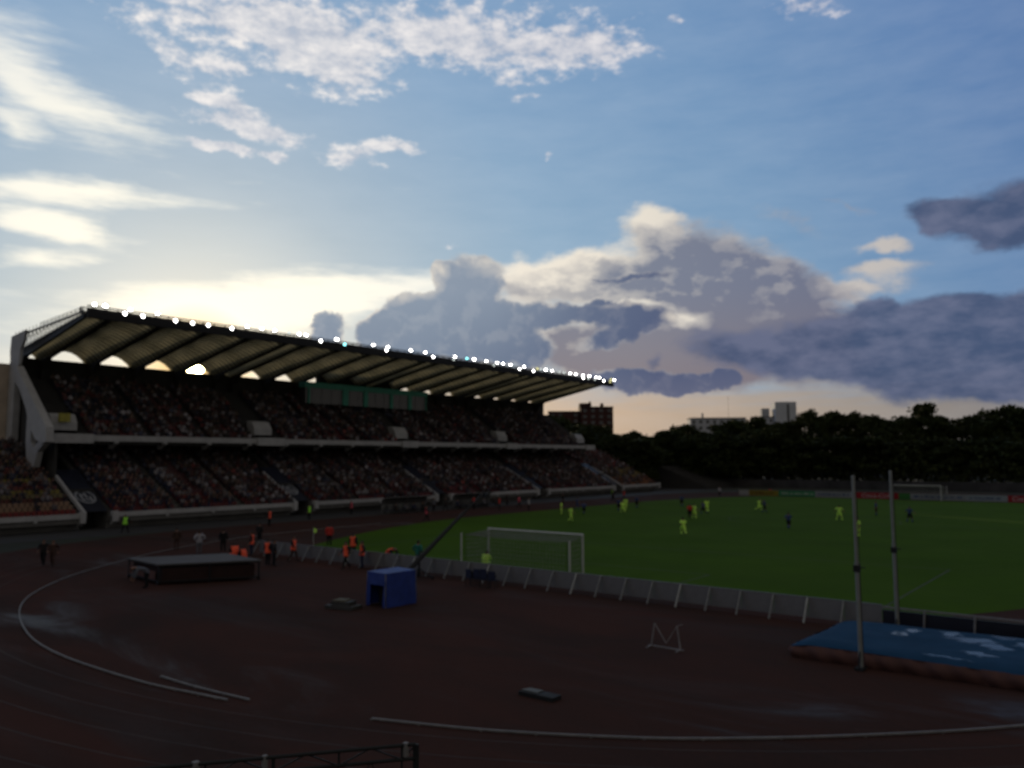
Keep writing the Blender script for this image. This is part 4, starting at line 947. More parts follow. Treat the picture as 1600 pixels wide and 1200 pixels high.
# ------------------------------------------------------------------ goals
def goal(y0, s, label):
    g = tag(empty('football_goal', (CX, y0, 0)), label, 'goal')
    gm = white_paint
    for sx_ in (-1, 1):
        m = MB(); m.tube([(sx_ * 3.66, 0, 0), (sx_ * 3.66, 0, 2.5)], .065, 10); o = m.build('goal_post', gm); o.parent = g
        m = MB(); m.tube([(sx_ * 4.15, s * 2.1, 0), (sx_ * 4.15, s * 2.1, 2.35)], .055, 8); o = m.build('net_pole', gm); o.parent = g
    m = MB(); m.tube([(-3.72, 0, 2.5), (3.72, 0, 2.5)], .065, 10); o = m.build('crossbar', gm); o.parent = g
    m = MB(); th = .008; st_ = .24
    def nl(a, b_): m.bar(a, b_, .02)
    X0, X1 = -3.9, 3.9
    k_ = 0
    n1 = int((X1 - X0) / st_)
    for i in range(n1 + 1):
        x = X0 + (X1 - X0) * i / n1; sag = .12 * (1 - (2 * i / n1 - 1) ** 2)
        nl((x * .94, 0, 2.44), (x, s * 2.0, 2.25 - sag)); nl((x, s * 2.0, 2.25 - sag), (x, s * 2.0, .03))
    for i in range(10): z_ = .03 + 2.2 * i / 9; nl((X0, s * 2.0, z_), (X1, s * 2.0, z_ - (.1 if i > 7 else 0)))
    for i in range(1, 9): t_ = i / 9; nl((X0, s * 2 * t_, 2.42 - .17 * t_ - .03), (X1, s * 2 * t_, 2.42 - .17 * t_ - .03))
    for sx_ in (-1, 1):
        for i in range(9): t_ = i / 8; nl((sx_ * (3.66 + .24 * t_), s * 2 * t_, .02), (sx_ * (3.66 + .24 * t_), s * 2 * t_, 2.4 - .17 * t_))
        for i in range(9): z_ = .1 + 2.1 * i / 8; nl((sx_ * 3.66, 0, z_), (sx_ * 3.9, s * 2, z_))
    o = m.build('net', mat('net_cord', (.30, .32, .28), .8)); o.parent = g
goal(40.2, -1, 'white football goal nearest the camera, net stretched to two poles behind it')
goal(145.2, 1, 'white football goal at the far end of the pitch in front of the trees')

# ------------------------------------------------------------------ boards behind the near goal
BY = 35.5
strut_w = mat('pale_strut', (.55, .55, .5), .5); strut_g = mat('grey_strut', (.32, .32, .30), .5)
panel_m = mat('board_back', (.25, .25, .255), .55, scale=1.2, var=.18)
def board(x0, x1, idx):
    e = empty('pitch_board', ((x0 + x1) / 2, BY, 0)); hw = (x1 - x0) / 2
    m = MB(); m.box(-hw + .015, hw - .015, -.02, .02, .16, 1.0); o = m.build('panel', panel_m); o.parent = e
    m = MB(); m.bar((-hw, -.04, 1.0), (-hw, -.66, .02), .07); o = m.build('strut', strut_w if idx % 4 == 3 else strut_g); o.parent = e
    m = MB(); m.box(-hw, hw, -.035, .03, 1.0, 1.03); o = m.build('top_rail', steel); o.parent = e
    return tag(e, 'grey back of a pitch side board with a slanted white strut', 'board', 'grey board backs behind the near goal')
x = -52.4; i = 0
while x < -10.2: board(x, x + 1.5, i); x += 1.5; i += 1
xe = x
# dark unclad stretch with posts at the right
e = tag(empty('pitch_fence', (xe, BY, 0)), 'low dark fence with pale posts behind the blue landing mat', 'fence')
m = MB(); m.box(.02, 16, -.03, .02, .12, .82); o = m.build('fence_panel', tarp_dark); o.parent = e
m = MB(); m.box(-.02, 16, -.04, .03, .9, .97); o = m.build('fence_rail', rail_grey); o.parent = e
for k in range(9):
    m = MB(); m.bar((1.6 + k * 1.75, -.08, .97), (1.55 + k * 1.75, -.2, .0), .06); o = m.build('post', rail_grey); o.parent = e

# ------------------------------------------------------------------ advertising boards behind the far goal
def text_mesh(s, size, m_):
    cu = bpy.data.curves.new('lettering', 'FONT'); cu.body = s; cu.size = size; cu.align_x = 'CENTER'; cu.align_y = 'CENTER'; cu.extrude = .004; cu.shear = .2
    to = bpy.data.objects.new('lettering', cu); col.objects.link(to); bpy.context.view_layer.update()
    me = bpy.data.meshes.new_from_object(to.evaluated_get(bpy.context.evaluated_depsgraph_get())); bpy.data.objects.remove(to); me.materials.clear(); me.materials.append(m_)
    return me
AB = [(-61.6, -59.6, (.45, .46, .46), 'pale blank', None), (-59.6, -53.9, (.33, .26, .03), 'yellow', 'dash'), (-53.9, -47.3, (.04, .30, .12), 'green', 'dash'), (-47.3, -40.5, (.36, .38, .40), 'white', 'dash'),
      (-40.5, -33.4, (.45, .02, .03), 'red', 'cc'), (-33.4, -31.6, (.05, .25, .05), 'small green', None), (-31.6, -23.4, (.34, .37, .39), 'long white', 'dash'), (-23.4, -17.6, (.36, .42, .45), 'pale blue lettered', 'dash'), (-17.6, -12.4, (.45, .02, .03), 'red right hand', 'cc'), (-12.4, -6, (.45, .02, .03), 'red', 'cc')]
for i, (x0, x1, c3, nm, tx) in enumerate(AB):
    yb = 147.0
    e = empty('advertising_board', ((x0 + x1) / 2, yb, 0)); hw = (x1 - x0) / 2
    m = MB(); m.box(-hw + .02, hw - .02, -.04, .04, .08, 1.08); o = m.build('panel', mat('board_print_' + nm.replace(' ', '_'), c3, .5, var=.12, scale=.7)); o.parent = e
    m = MB()
    for xx in (-hw + .2, hw - .2): m.bar((xx, .05, .95), (xx, .7, .02), .06)
    o = m.build('rear_leg', steel); o.parent = e
    if tx == 'cc':
        me = text_mesh('Coca-Cola', .95, mat('white_lettering', (.7, .62, .62), .5)); o = bpy.data.objects.new('lettering', me); col.objects.link(o); o.parent = e; o.location = (0, -.05, .58); o.rotation_euler = (R(90), 0, 0)
        if hw > 3: o.scale = (1.2, 1, 1)
    elif tx == 'dash':
        m = MB(); random.seed(i); xx = -hw + .5; dk = {'yellow': (.12, .05, .02), 'green': (.5, .6, .5)}.get(nm, (.07, .12, .25))
        while xx < hw - .7:
            wd = random.uniform(.3, .9); m.box(xx, xx + wd, -.05, -.041, .45, .45 + random.uniform(.15, .32)); xx += wd + random.uniform(.06, .35)
        o = m.build('print', mat('print_' + nm.replace(' ', '_'), dk, .5)); o.parent = e
    pos_ = {0: 'at the left end of the row', 1: 'second from the left in the row', 2: 'between the yellow and the white one', 3: 'between the green and the red one', 4: 'left of the two tall poles', 5: 'just left of the far goal', 6: 'in front of the far goal', 7: 'right of the far goal', 8: 'next to the pale blue one', 9: 'last at the right edge'}[i]
    tag(e, f'{nm} advertising board {pos_} behind the pitch', 'advertising board', 'advertising boards at the far end')
random.seed(5)

# ------------------------------------------------------------------ pole vault pit and uprights
mat_blue = bpy.data.materials.new('blue_rain_cover'); mat_blue.use_nodes = True
T = NT(mat_blue.node_tree); b = T.n['Principled BSDF']; co = T.new('ShaderNodeTexCoord').outputs['Object']
# pools of rain water with their own outlines
Pp = T.vm('ADD', co, T.vm('MULTIPLY', T.vm('SUBTRACT', T.noise(co, 1.1, 4, .6, out=1), (.5, .5, .5)), (1.6, 1.3, 0)))
acc = None
for cx_, cy_, a_, b2 in ((-7.5, 32.0, .35, .5), (-7.2, 32.9, .3, .4), (-6.0, 33.2, .5, .5), (-5.3, 32.4, .9, .55), (-4.3, 33.6, .6, .6), (-4.4, 31.8, .5, .5), (-3.3, 32.6, .7, .6), (-4.6, 30.3, .6, .25), (-5.4, 29.4, .7, .14), (-2.0, 31.6, .9, .6)):
    r = T.vm('LENGTH', T.mapping(Pp, loc=(cx_, cy_, 0), scale=(a_, b2, 10), typ='TEXTURE'), out=1)
    g = T.rng(r, 1, .6, 0, 1, True); acc = g if acc is None else T.m('MAXIMUM', acc, g)
nb = T.noise(co, .8, 5, .6)
cc = T.mix(T.rng(nb, .3, .7), (.014, .050, .105), (.020, .070, .145))
T.put(b.inputs['Base Color'], T.mix(acc, cc, (.03, .07, .13))); T.put(b.inputs['Roughness'], T.mix(acc, (.8,) * 3, (.24,) * 3)); T.put(b.inputs['Specular IOR Level'], T.rng(acc, 0, 1, .05, .26))
fb = T.new('ShaderNodeBump'); T.put(fb.inputs['Strength'], T.rng(acc, 0, 1, .35, 0)); fb.inputs['Distance'].default_value = .05; T.put(fb.inputs['Height'], T.noise(T.mapping(co, rot=(0, 0, .5), scale=(1, 2.4, 1)), 1.6, 4, .6)); T.l.new(fb.outputs[0], b.inputs['Normal'])
pit = tag(empty('pole_vault_mat', (0, 0, 0)), 'large landing mat under a wet blue rain cover at the right edge', 'landing mat')
m = MB(); nx, ny = 60, 36; vs = []
fx0, fx1 = lambda y: -10.15 + (-.9 if y < 28.2 else 0) * 0, lambda y: 2.6
def corner(u, v):     # bilinear outline of the pit
    A = Vector((-10.35, 28.85)); B = Vector((2.6, 28.95)); C2 = Vector((2.6, 35.2)); D = Vector((-10.15, 33.9))
    p = A.lerp(B, u).lerp(D.lerp(C2, u), v); return p
for j in range(ny + 1):
    for i in range(nx + 1):
        u, v = i / nx, j / ny; p = corner(u, v)
        edge = min(1, 9 * min(u * 1.6, v, 1 - v)) ; h = .47 + .15 * (edge ** .5)
        h += .022 * math.sin(u * 23 + v * 5) * math.sin(v * 9 + 2 * u) * edge + .018 * math.sin(u * 9 + 2 * math.sin(v * 7))
        if u < .05: h -= .10 * (1 - u / .05)
        vs.append((p.x, p.y, h))
m.add(vs, [(j * (nx + 1) + i, j * (nx + 1) + i + 1, (j + 1) * (nx + 1) + i + 1, (j + 1) * (nx + 1) + i) for j in range(ny) for i in range(nx)])
o = m.build('rain_cover', mat_blue, smooth=True); o.parent = pit
side_m = mat('maroon_skirt', (.16, .075, .062), .75, scale=1.1, var=.3)
m = MB()
def skirt(path, h_at):
    vs = []; n_ = len(path)
    for k, (x, y, nx_, ny_) in enumerate(path):
        for r in range(7):
            t_ = r / 6; wob = .05 * math.sin(k * .9 + 3 * t_) + .04 * math.sin(k * .37 + 1.3); bul = .10 * math.sin(math.pi * t_) + wob
            vs.append((x + nx_ * bul, y + ny_ * bul, .015 + (h_at(k) - .01) * t_))
    return vs, [(k * 7 + r, (k + 1) * 7 + r, (k + 1) * 7 + r + 1, k * 7 + r + 1) for k in range(n_ - 1) for r in range(6)]
path = []
for k in range(41): p = corner(0, 1 - k / 40); path.append((p.x, p.y, -1, 0))
for k in range(1, 121): p = corner(k / 120, 0); path.append((p.x, p.y, 0, -1))
vs2, fs2 = skirt(path, lambda k: .37 if k < 41 else min(.47, .37 + (k - 41) * .016))
m.add(vs2, fs2); o = m.build('foam_side', side_m, smooth=True); o.parent = pit
m = MB(); q4 = [corner(.004, .01), corner(1, .01), corner(1, .99), corner(.004, .99)]; m.prism_z([(p.x, p.y) for p in q4], .01, .32); o = m.build('foam_block', side_m); o.parent = pit
up_m = mat('upright_paint', (.34, .36, .34), .5, scale=1.5, var=.15)
for (x, y, lb) in ((-7.9, 28.42 - .85, 'tall pale pole vault upright in front of the blue mat'), (-7.9, 34.0, 'tall pale pole vault upright behind the blue mat')):
    pass
for (x, y, zt, lb) in ((-7.88, 28.5, 6.42, 'tall pale vault upright standing in front of the blue mat'), (-8.25, 35.1, 6.5, 'tall pale vault upright standing behind the blue mat')):
    g = tag(empty('vault_upright', (x, y, 0)), lb, 'upright', 'pole vault uprights')
    m = MB(); m.tube([(0, 0, .1), (0, 0, zt * .55)], .075, 10); m.tube([(0, 0, zt * .55), (0, 0, zt)], .06, 10); o = m.build('mast', up_m); o.parent = g
    m = MB(); m.box(-.14, .14, -.3, .12, .015, .1); m.bar((.0, 0, .7), (.0, -.28, .08), .05); o = m.build('foot', steel_dark); o.parent = g
    m = MB(); m.box(-.1, .1, -.1, .1, 3.2, 3.42); m.bar((.1, 0, 3.35), (.28, 0, 3.35), .03); o = m.build('slider', steel_dark); o.parent = g
    m = MB(); m.tube([(.09, 0, .3), (.09, 0, zt - .3)], .012, 5); o = m.build('winch_cable', steel_dark); o.parent = g

# ------------------------------------------------------------------ high jump mat under its metal cover
g = tag(empty('covered_mat', (0, 0, 0)), 'wide low mat under a flat grey metal cover, left of the blue shelter', 'covered mat')
Q = [(-48.4, 23.6), (-44.0, 23.2), (-41.1, 28.0), (-45.7, 28.6)]
Qv = [Vector(p) for p in Q]
def qp(u, v): return Qv[0].lerp(Qv[1], u).lerp(Qv[3].lerp(Qv[2], u), v)
m = MB(); m.prism_z([tuple(p) for p in Q], 1.10, 1.17); o = m.build('metal_cover', mat('sheet_metal', (.16, .155, .155), .85, 0, scale=.7)); o.parent = g
m = MB(); ins = [qp(.05, .05), qp(.98, .05), qp(.95, .95), qp(.05, .95)]; m.prism_z([tuple(p) for p in ins], .1, .93); o = m.build('foam_mat', mat('brown_foam', (.045, .022, .02), .9, scale=2)); o.parent = g
m = MB(); a, b2 = qp(.05, .02), qp(.9, .02)
m.add([(a.x, a.y - .04, .3), (b2.x, b2.y - .04, .25), (b2.x, b2.y - .04, .72), (a.x, a.y - .04, .8)], [(0, 1, 2, 3)]); m.add([(a.x, a.y, .3), (b2.x, b2.y, .25), (b2.x, b2.y, .72), (a.x, a.y, .8)], [(0, 3, 2, 1)])
o = m.build('side_banner', mat('salmon_banner', (.16, .075, .06), .8, scale=1.4, var=.4)); o.parent = g
for u, v in ((.02, .02), (.98, .02), (.98, .98), (.02, .98), (.98, .5)):
    p = qp(u, v); m = MB(); m.bar((p.x, p.y, .09), (p.x, p.y, 1.10), .08); m.tube([(p.x - .04, p.y, .1), (p.x + .04, p.y, .1)], .09, 10); o = m.build('wheeled_leg', steel_dark); o.parent = g
m = MB()
for (u0, v0, u1, v1) in ((.02, .02, .98, .02), (.98, .02, .98, .98), (.02, .02, .02, .98)):
    p, p2 = qp(u0, v0), qp(u1, v1); m.bar((p.x, p.y, .2), (p2.x, p2.y, .2), .07); m.bar((p.x, p.y, 1.05), (p2.x, p2.y, 1.05), .07)
o = m.build('frame', steel_dark); o.parent = g

# ------------------------------------------------------------------ blue covered cabinet
g = tag(empty('blue_cabinet', (-28.9, 27.0, 0)), 'boxy bright blue tarpaulin shelter with one open side on the infield', 'shelter')
A = Vector((-29.95, 26.35)); B = Vector((-28.55, 26.25)); C3 = Vector((-28.45, 28.15)); D = Vector((-29.9, 28.3))
blue_m = mat('blue_tarpaulin', (.025, .06, .33), .6, scale=2.4, var=.2, bump=.5)
ctr = Vector((-28.9, 27.0))
def wall_q(p, q_, z0, z1, nseg=14, nz=8, amp=.025):
    d = (q_ - p); nrm = Vector((d.y, -d.x)).normalized(); vs = []
    for i in range(nseg + 1):
        for j in range(nz + 1):
            t_ = i / nseg; h = j / nz; w_ = amp * (math.sin(t_ * 17 + h * 2) + .6 * math.sin(t_ * 7 + 5 * h)) * (1 - .5 * h) + .05 * (1 - h)
            pt = p + d * t_ + nrm * w_ - ctr; vs.append((pt.x, pt.y, z0 + (z1 - z0) * h))
    return vs, [(i * (nz + 1) + j, (i + 1) * (nz + 1) + j, (i + 1) * (nz + 1) + j + 1, i * (nz + 1) + j + 1) for i in range(nseg) for j in range(nz)]
m = MB()
for p, q_ in ((B, C3), (C3, D), (D, A)): m.add(*wall_q(p, q_, .03, 1.62))
m.add(*wall_q(A, A.lerp(B, .18), .03, 1.62, 3)); m.add(*wall_q(A.lerp(B, .18), B, 1.05, 1.62, 8, 3)); m.add(*wall_q(A.lerp(B, .9), B, .03, 1.05, 2, 5))
o = m.build('side_sheet', blue_m, smooth=True); o.parent = g
m = MB(); pts = [A, B, C3, D]; m.add([(p.x - ctr.x, p.y - ctr.y, 1.62) for p in pts] + [((A.x + B.x + C3.x + D.x) / 4 - ctr.x, (A.y + C3.y) / 2 - ctr.y, 1.72)] + [(p.x - ctr.x, p.y - ctr.y, 1.59) for p in pts], [(0, 1, 4), (1, 2, 4), (2, 3, 4), (3, 0, 4), (5, 8, 7, 6)]); o = m.build('top_sheet', mat('blue_tarpaulin_lit_top', (.06, .13, .46), .6, scale=2.4, var=.2, bump=.3)); o.parent = g  # same tarpaulin in lighter blue, skylight on the top put into the colour
m = MB()
for p in pts: m.bar((p.x - ctr.x, p.y - ctr.y, 0.01), (p.x - ctr.x, p.y - ctr.y, 1.6), .04)
o = m.build('frame', steel); o.parent = g
m = MB(); m.box(-.7, .1, -.2, .5, .02, .75); m.box(-.6, 0, -.1, .4, .75, 1.0); o = m.build('equipment', steel_dark); o.parent = g
# low box beside it
g = tag(empty('equipment_case', (-30.2, 25.1, 0)), 'low dark case with a khaki lid on the ground beside the blue shelter', 'case')
g.rotation_euler = (0, 0, .25)
m = MB(); m.box(-.75, .8, -.45, .4, .02, .18); m.box(-.5, .5, -.3, .35, .18, .36); o = m.build('case_body', mat('case_grey', (.07, .07, .065), .7)); o.parent = g
m = MB(); m.box(-.42, .2, -.25, .3, .362, .42); m.box(-.46, .24, -.29, .34, .36, .375); o = m.build('lid', mat('khaki', (.2, .18, .12), .8)); o.parent = g

# ------------------------------------------------------------------ camera crane
g = tag(empty('camera_crane', (-34.0, 33.9, 0)), 'black camera crane with its long arm raised over the boards', 'camera crane')
m = MB()
for a in range(3):
    an = a * 2.094 + .4; m.bar((0, 0, .62), (.85 * math.cos(an), .85 * math.sin(an), .1), .06); m.tube([(.85 * math.cos(an) - .04, .85 * math.sin(an), .1), (.85 * math.cos(an) + .04, .85 * math.sin(an), .1)], .09, 10)
m.bar((.85, .3, .12), (-.7, .5, .12), .05); m.tube([(0, 0, .15), (0, 0, 1.15)], .06, 8); o = m.build('tripod', steel_dark); o.parent = g
m = MB(); tip = Vector((-.15, 6.1, 4.9)); pv = Vector((0, 0, 1.15)); d = (tip - pv)
back = pv - d * .2
m.tube([tuple(back), tuple(pv), tuple(pv + d * .5), tuple(tip)], [.13, .15, .10, .045], 8)
for k in range(2):
    off = Vector((0, 0, .28 - k * .0)) if k == 0 else Vector((.12, 0, .1))
    m.tube([tuple(back + off * .3), tuple(pv + off), tuple(pv + d * .45 + off * .7), tuple(tip)], .012, 5)
m.bar(tuple(pv), tuple(pv + Vector((0, 0, .5))), .05); o = m.build('arm', steel_dark); o.parent = g
m = MB(); bb = back; m.box(bb.x - .22, bb.x + .22, bb.y - .3, bb.y + .1, bb.z - .28, bb.z + .15); o = m.build('counterweight', black_cloth); o.parent = g
m = MB(); m.box(tip.x - .12, tip.x + .12, tip.y - .05, tip.y + .3, tip.z - .4, tip.z - .12); m.tube([(tip.x, tip.y + .3, tip.z - .26), (tip.x, tip.y + .46, tip.z - .26)], .07, 10); m.bar(tuple(tip), (tip.x, tip.y + .1, tip.z - .15), .05); o = m.build('remote_head', steel_dark); o.parent = g

# photographers' dark bags / row of seats behind the goal
for k, dx in enumerate((-.75, -.25, .3, .8)):
    g = empty('photographer_chair', (-29.2 + dx, 33.9 + .08 * (k % 2), 0), .1 * k)
    m = MB(); m.box(-.22, .22, -.2, .2, .42, .46); o = m.build('seat', navy_cloth); o.parent = g
    m = MB(); m.prism_y([(-.22, .5), (.22, .5), (.2, .92 + .05 * (k % 3)), (-.2, .92 + .05 * (k % 3))], -.22, -.18); o = m.build('backrest', navy_cloth); o.parent = g
    m = MB()
    for sx_ in (-.2, .2):
        for sy_ in (-.19, .18): m.bar((sx_, sy_, .0), (sx_, sy_, .42 if sy_ > 0 else .9), .03)
    o = m.build('legs', steel_dark); o.parent = g
    m = MB(); m.tube([(0, 0, .46), (.02, -.02, .62), (0, 0, .78)], [.16, .2, .12], 8); o = m.build('bag', black_cloth); o.parent = g
    tag(g, 'folding chair with a dark bag on it in front of the board backs', 'chair', 'row of dark folding chairs behind the goal')

# ------------------------------------------------------------------ small pale hurdle frame and drain cover on the infield
g = tag(empty('hurdle_frame', (-14.4, 27.2, 0)), 'small faint white tubular frame standing on the bare infield', 'frame')
hm = mat('dull_white_tube', (.32, .3, .3), .6)
m = MB(); m.bar((-.72, 0, .03), (.72, 0, .03), .05); m.bar((-.6, 0, .03), (-.5, .1, .85), .045); m.bar((.6, 0, .03), (.42, .1, .85), .045); m.bar((-.5, .1, .85), (.02, 0, .2), .03); m.bar((.02, 0, .2), (.42, .1, .85), .03)
m.bar((-.6, 0, .03), (-.6, -.4, .03), .04); m.bar((.6, 0, .03), (.6, -.4, .03), .04); m.bar((.42, .1, .85), (.62, .2, .92), .02); o = m.build('tube_frame', hm); o.parent = g
g = tag(empty('rubber_ramp', (-14.5, 19.5, 0), .1), 'low dark slab with a pale lid lying alone on the infield', 'slab')
m = MB(); m.prism_z([(-.62, -.2), (.62, -.3), (.66, .12), (-.5, .26)], .01, .13); o = m.build('slab', mat('black_rubber', (.02, .02, .02), .7)); o.parent = g
m = MB(); m.prism_z([(-.58, -.1), (.0, -.15), (.02, .16), (-.45, .2)], .132, .16); o = m.build('lid', mat('pale_lid', (.15, .15, .13), .6)); o.parent = g
# corner flag and training gear
g = tag(empty('corner_flag', (-52.4, 40.4, 0)), 'thin corner flag with a yellow cloth at the field corner', 'flag')
m = MB(); m.tube([(0, 0, 0), (0, 0, 1.6)], .02, 6); o = m.build('flag_pole', white_paint); o.parent = g
m = MB(); m.add([(0, .02, 1.6), (.35, .05, 1.5), (.33, .02, 1.25), (0, .02, 1.2), (0, .03, 1.6), (.35, .06, 1.5), (.33, .03, 1.25), (0, .03, 1.2)], [(0, 1, 2, 3), (7, 6, 5, 4), (0, 4, 5, 1), (1, 5, 6, 2), (2, 6, 7, 3)]); o = m.build('flag_cloth', PAL['yellow']); o.parent = g
# team benches
for k, y in enumerate((75.0, 88.5)):
    g = tag(empty('team_bench', (-77.6, y, 0)), ('left' if k == 0 else 'right') + ' hand covered team bench below the lower tier', 'dugout', 'team dugouts')
    m = MB(); m.box(-.25, .25, -4, 4, .38, .44); o = m.build('bench', navy_cloth); o.parent = g
    m = MB(); pr = [(-.5, .02), (-.55, 1.2), (-.4, 1.8), (0, 2.05), (.5, 2.1), (.5, 2.06), (.02, 2.0), (-.36, 1.76), (-.5, 1.2), (-.45, .02)]; m.prism_y(pr, -4.1, 4.1); o = m.build('canopy', glass_m); o.parent = g
    for yy in (-4.05, 0, 4.0): m = MB(); m.bar((-.45, yy, 0), (-.5, yy, 1.2), .06); m.bar((-.5, yy, 1.2), (.5, yy, 2.12), .05); o = m.build('frame', steel); o.parent = g

# ------------------------------------------------------------------ near railing of the terrace the camera stands on
g = tag(empty('near_railing', (0, 0, 0)), 'dark steel truss railing in the bottom foreground', 'railing')
a = Vector((-16.4, .6, 0)); b2 = Vector((-9.62, 9.55, 0)); d = (b2 - a); L_ = d.length; d.normalize()
m = MB()
for z_ in (2.38, 2.16): m.tube([(a.x, a.y, z_), (b2.x, b2.y, z_)], .03, 8)
m.tube([(a.x, a.y, 1.3), (b2.x, b2.y, 1.3)], .03, 8); o = m.build('rail', mat('matt_black_steel', (.02, .022, .022), .6)); o.parent = g
m = MB(); k = 0
while k < L_:
    p = a + d * k; m.bar((p.x, p.y, 0), (p.x, p.y, 2.38), .04 if k % 3 < .01 else .025); 
    p2 = a + d * min(k + .5, L_); p3 = a + d * min(k + 1, L_); m.bar((p.x, p.y, 2.16), (p2.x, p2.y, 2.38), .02); m.bar((p2.x, p2.y, 2.38), (p3.x, p3.y, 2.16), .02); m.bar((p.x, p.y, 1.3), (p2.x, p2.y, 2.16), .015); m.bar((p2.x, p2.y, 2.16), (p3.x, p3.y, 1.3), .015); k += 1
m.bar((b2.x, b2.y, 0), (b2.x, b2.y, 2.38), .07); o = m.build('brace', MATS['matt_black_steel']); o.parent = g
for t_, s in ((.70, 1), (.79, .7), (.985, .8)):
    p = a.lerp(b2, t_); m = MB(); m.box(p.x - .045 * s, p.x + .045 * s, p.y - .045 * s, p.y + .045 * s, 2.2, 2.42); o = m.build('clamp', rail_grey); o.parent = g

# ------------------------------------------------------------------ far perimeter: low wall, fence and terraces
g = tag(empty('perimeter_wall', (-30, 189, 0)), 'long low grey perimeter wall below the far trees', 'wall')
m = MB(); m.box(-75, 70, -.2, .2, 0, 2.0); o = m.build('wall', mat('dirty_wall', (.075, .072, .07), .9, scale=.3, var=.4)); o.parent = g
m = MB()
for k in range(49): m.bar((-74 + k * 3, 0, 2.0), (-74 + k * 3, 0, 3.6), .08)
for z_ in (2.6, 3.5): m.bar((-75, 0, z_), (70, 0, z_), .05)
o = m.build('fence_on_wall', steel_dark); o.parent = g
g = tag(empty('side_terrace', (-88, 182, 0)), 'low empty concrete terrace beyond the right end of the grandstand', 'terrace')
m = MB(); p, x, z = terrace_prof(8, .8, .4, -4); m.prism_y(p + [(x, 0), (8, 0)], -10, 14); o = m.build('steps', dark_conc); o.parent = g

# ------------------------------------------------------------------ buildings behind
def block(name, label, cx_, cy_, w_, d_, h, rz, m_, win=(8, 6), roof=None, parts=()):
    g = tag(empty(name, (cx_, cy_, 0), rz), label, 'building')
    m = MB(); m.box(-w_ / 2, w_ / 2, -d_ / 2, d_ / 2, 0, h); o = m.build('wall', m_); o.parent = g
    e_ = -.02 if roof else .3
    m = MB(); m.box(-w_ / 2 - e_, w_ / 2 + e_, -d_ / 2 - e_, d_ / 2 + e_, h, h + .3); o = m.build('roof', m_ if roof else dark_conc); o.parent = g
    nx_, nz = win
    for i in range(nx_):
        for j in range(nz):
            x0 = -w_ / 2 + (i + .3) * w_ / nx_; z0 = h - (j + .8) * 3.0
            if z0 < 1: continue
            m = MB(); m.box(x0, x0 + w_ / nx_ * .45, -d_ / 2 - .06, -d_ / 2 + .05, z0, z0 + 1.5); o = m.build('window', glass_m); o.parent = g
    for (x0, x1, y0, y1, z0, z1, nm) in parts:
        m = MB(); m.box(x0, x1, y0, y1, z0, z1); o = m.build(nm, {'antenna': steel_dark, 'window_strip': glass_m}.get(nm, m_)); o.parent = g
    return g
brick = mat('red_brick', (.085, .034, .03), .9, scale=.5); plaster = mat('pale_plaster', (.7, .72, .76), .8, scale=.3, var=.1)
rz = .67
block('apartment_block', 'dark red brick apartment block with stepped roofline behind the end of the grandstand', -215, 337.5, 16, 12, 32.5, rz, brick, (4, 6), None,
      ((-8.2, -2.6, -5, 4, 32.5, 34.6, 'roof_house'), (2.2, 3.6, -3, 0, 32.5, 34.6, 'chimney'), (-3.4, -2.7, -3, 0, 34.6, 35.6, 'chimney')))
block('apartment_block', 'lower dull red and pale building left of the stepped brick block', -228, 328, 15, 10, 30.4, rz, brick, (4, 6), None, ((-1, 4, -7.2, -6.2, 20, 30, 'pale_bay'),))
block('apartment_block', 'long pale slab building with chimneys above the trees, left of the white tower', -163.5, 365, 26, 12, 26.3, rz - .1, plaster, (8, 5), None,
      ((-7, -6.2, -2, 0, 26.5, 29, 'chimney'), (6, 6.1, 0, .1, 26.5, 37, 'antenna'), (-16.6, -13.1, -5, 5, 0, 23.5, 'side_wing')))
block('apartment_block', 'white tower block rising above the trees', -134.6, 377, 9.6, 12, 33.2, rz - .15, mat('white_plaster', (.85, .88, .93), .8, scale=.3, var=.1), (0, 0), True, ((.5, 1.6, -6.06, -5.9, 14, 32.4, 'window_strip'),))
block('apartment_block', 'lower grey white block stepped against the left of the tower', -143.5, 374, 8.2, 10, 26.5, rz - .15, plaster, (3, 5), None, ((-1, 2.6, -3, 3, 26.5, 30.8, 'roof_house'),))

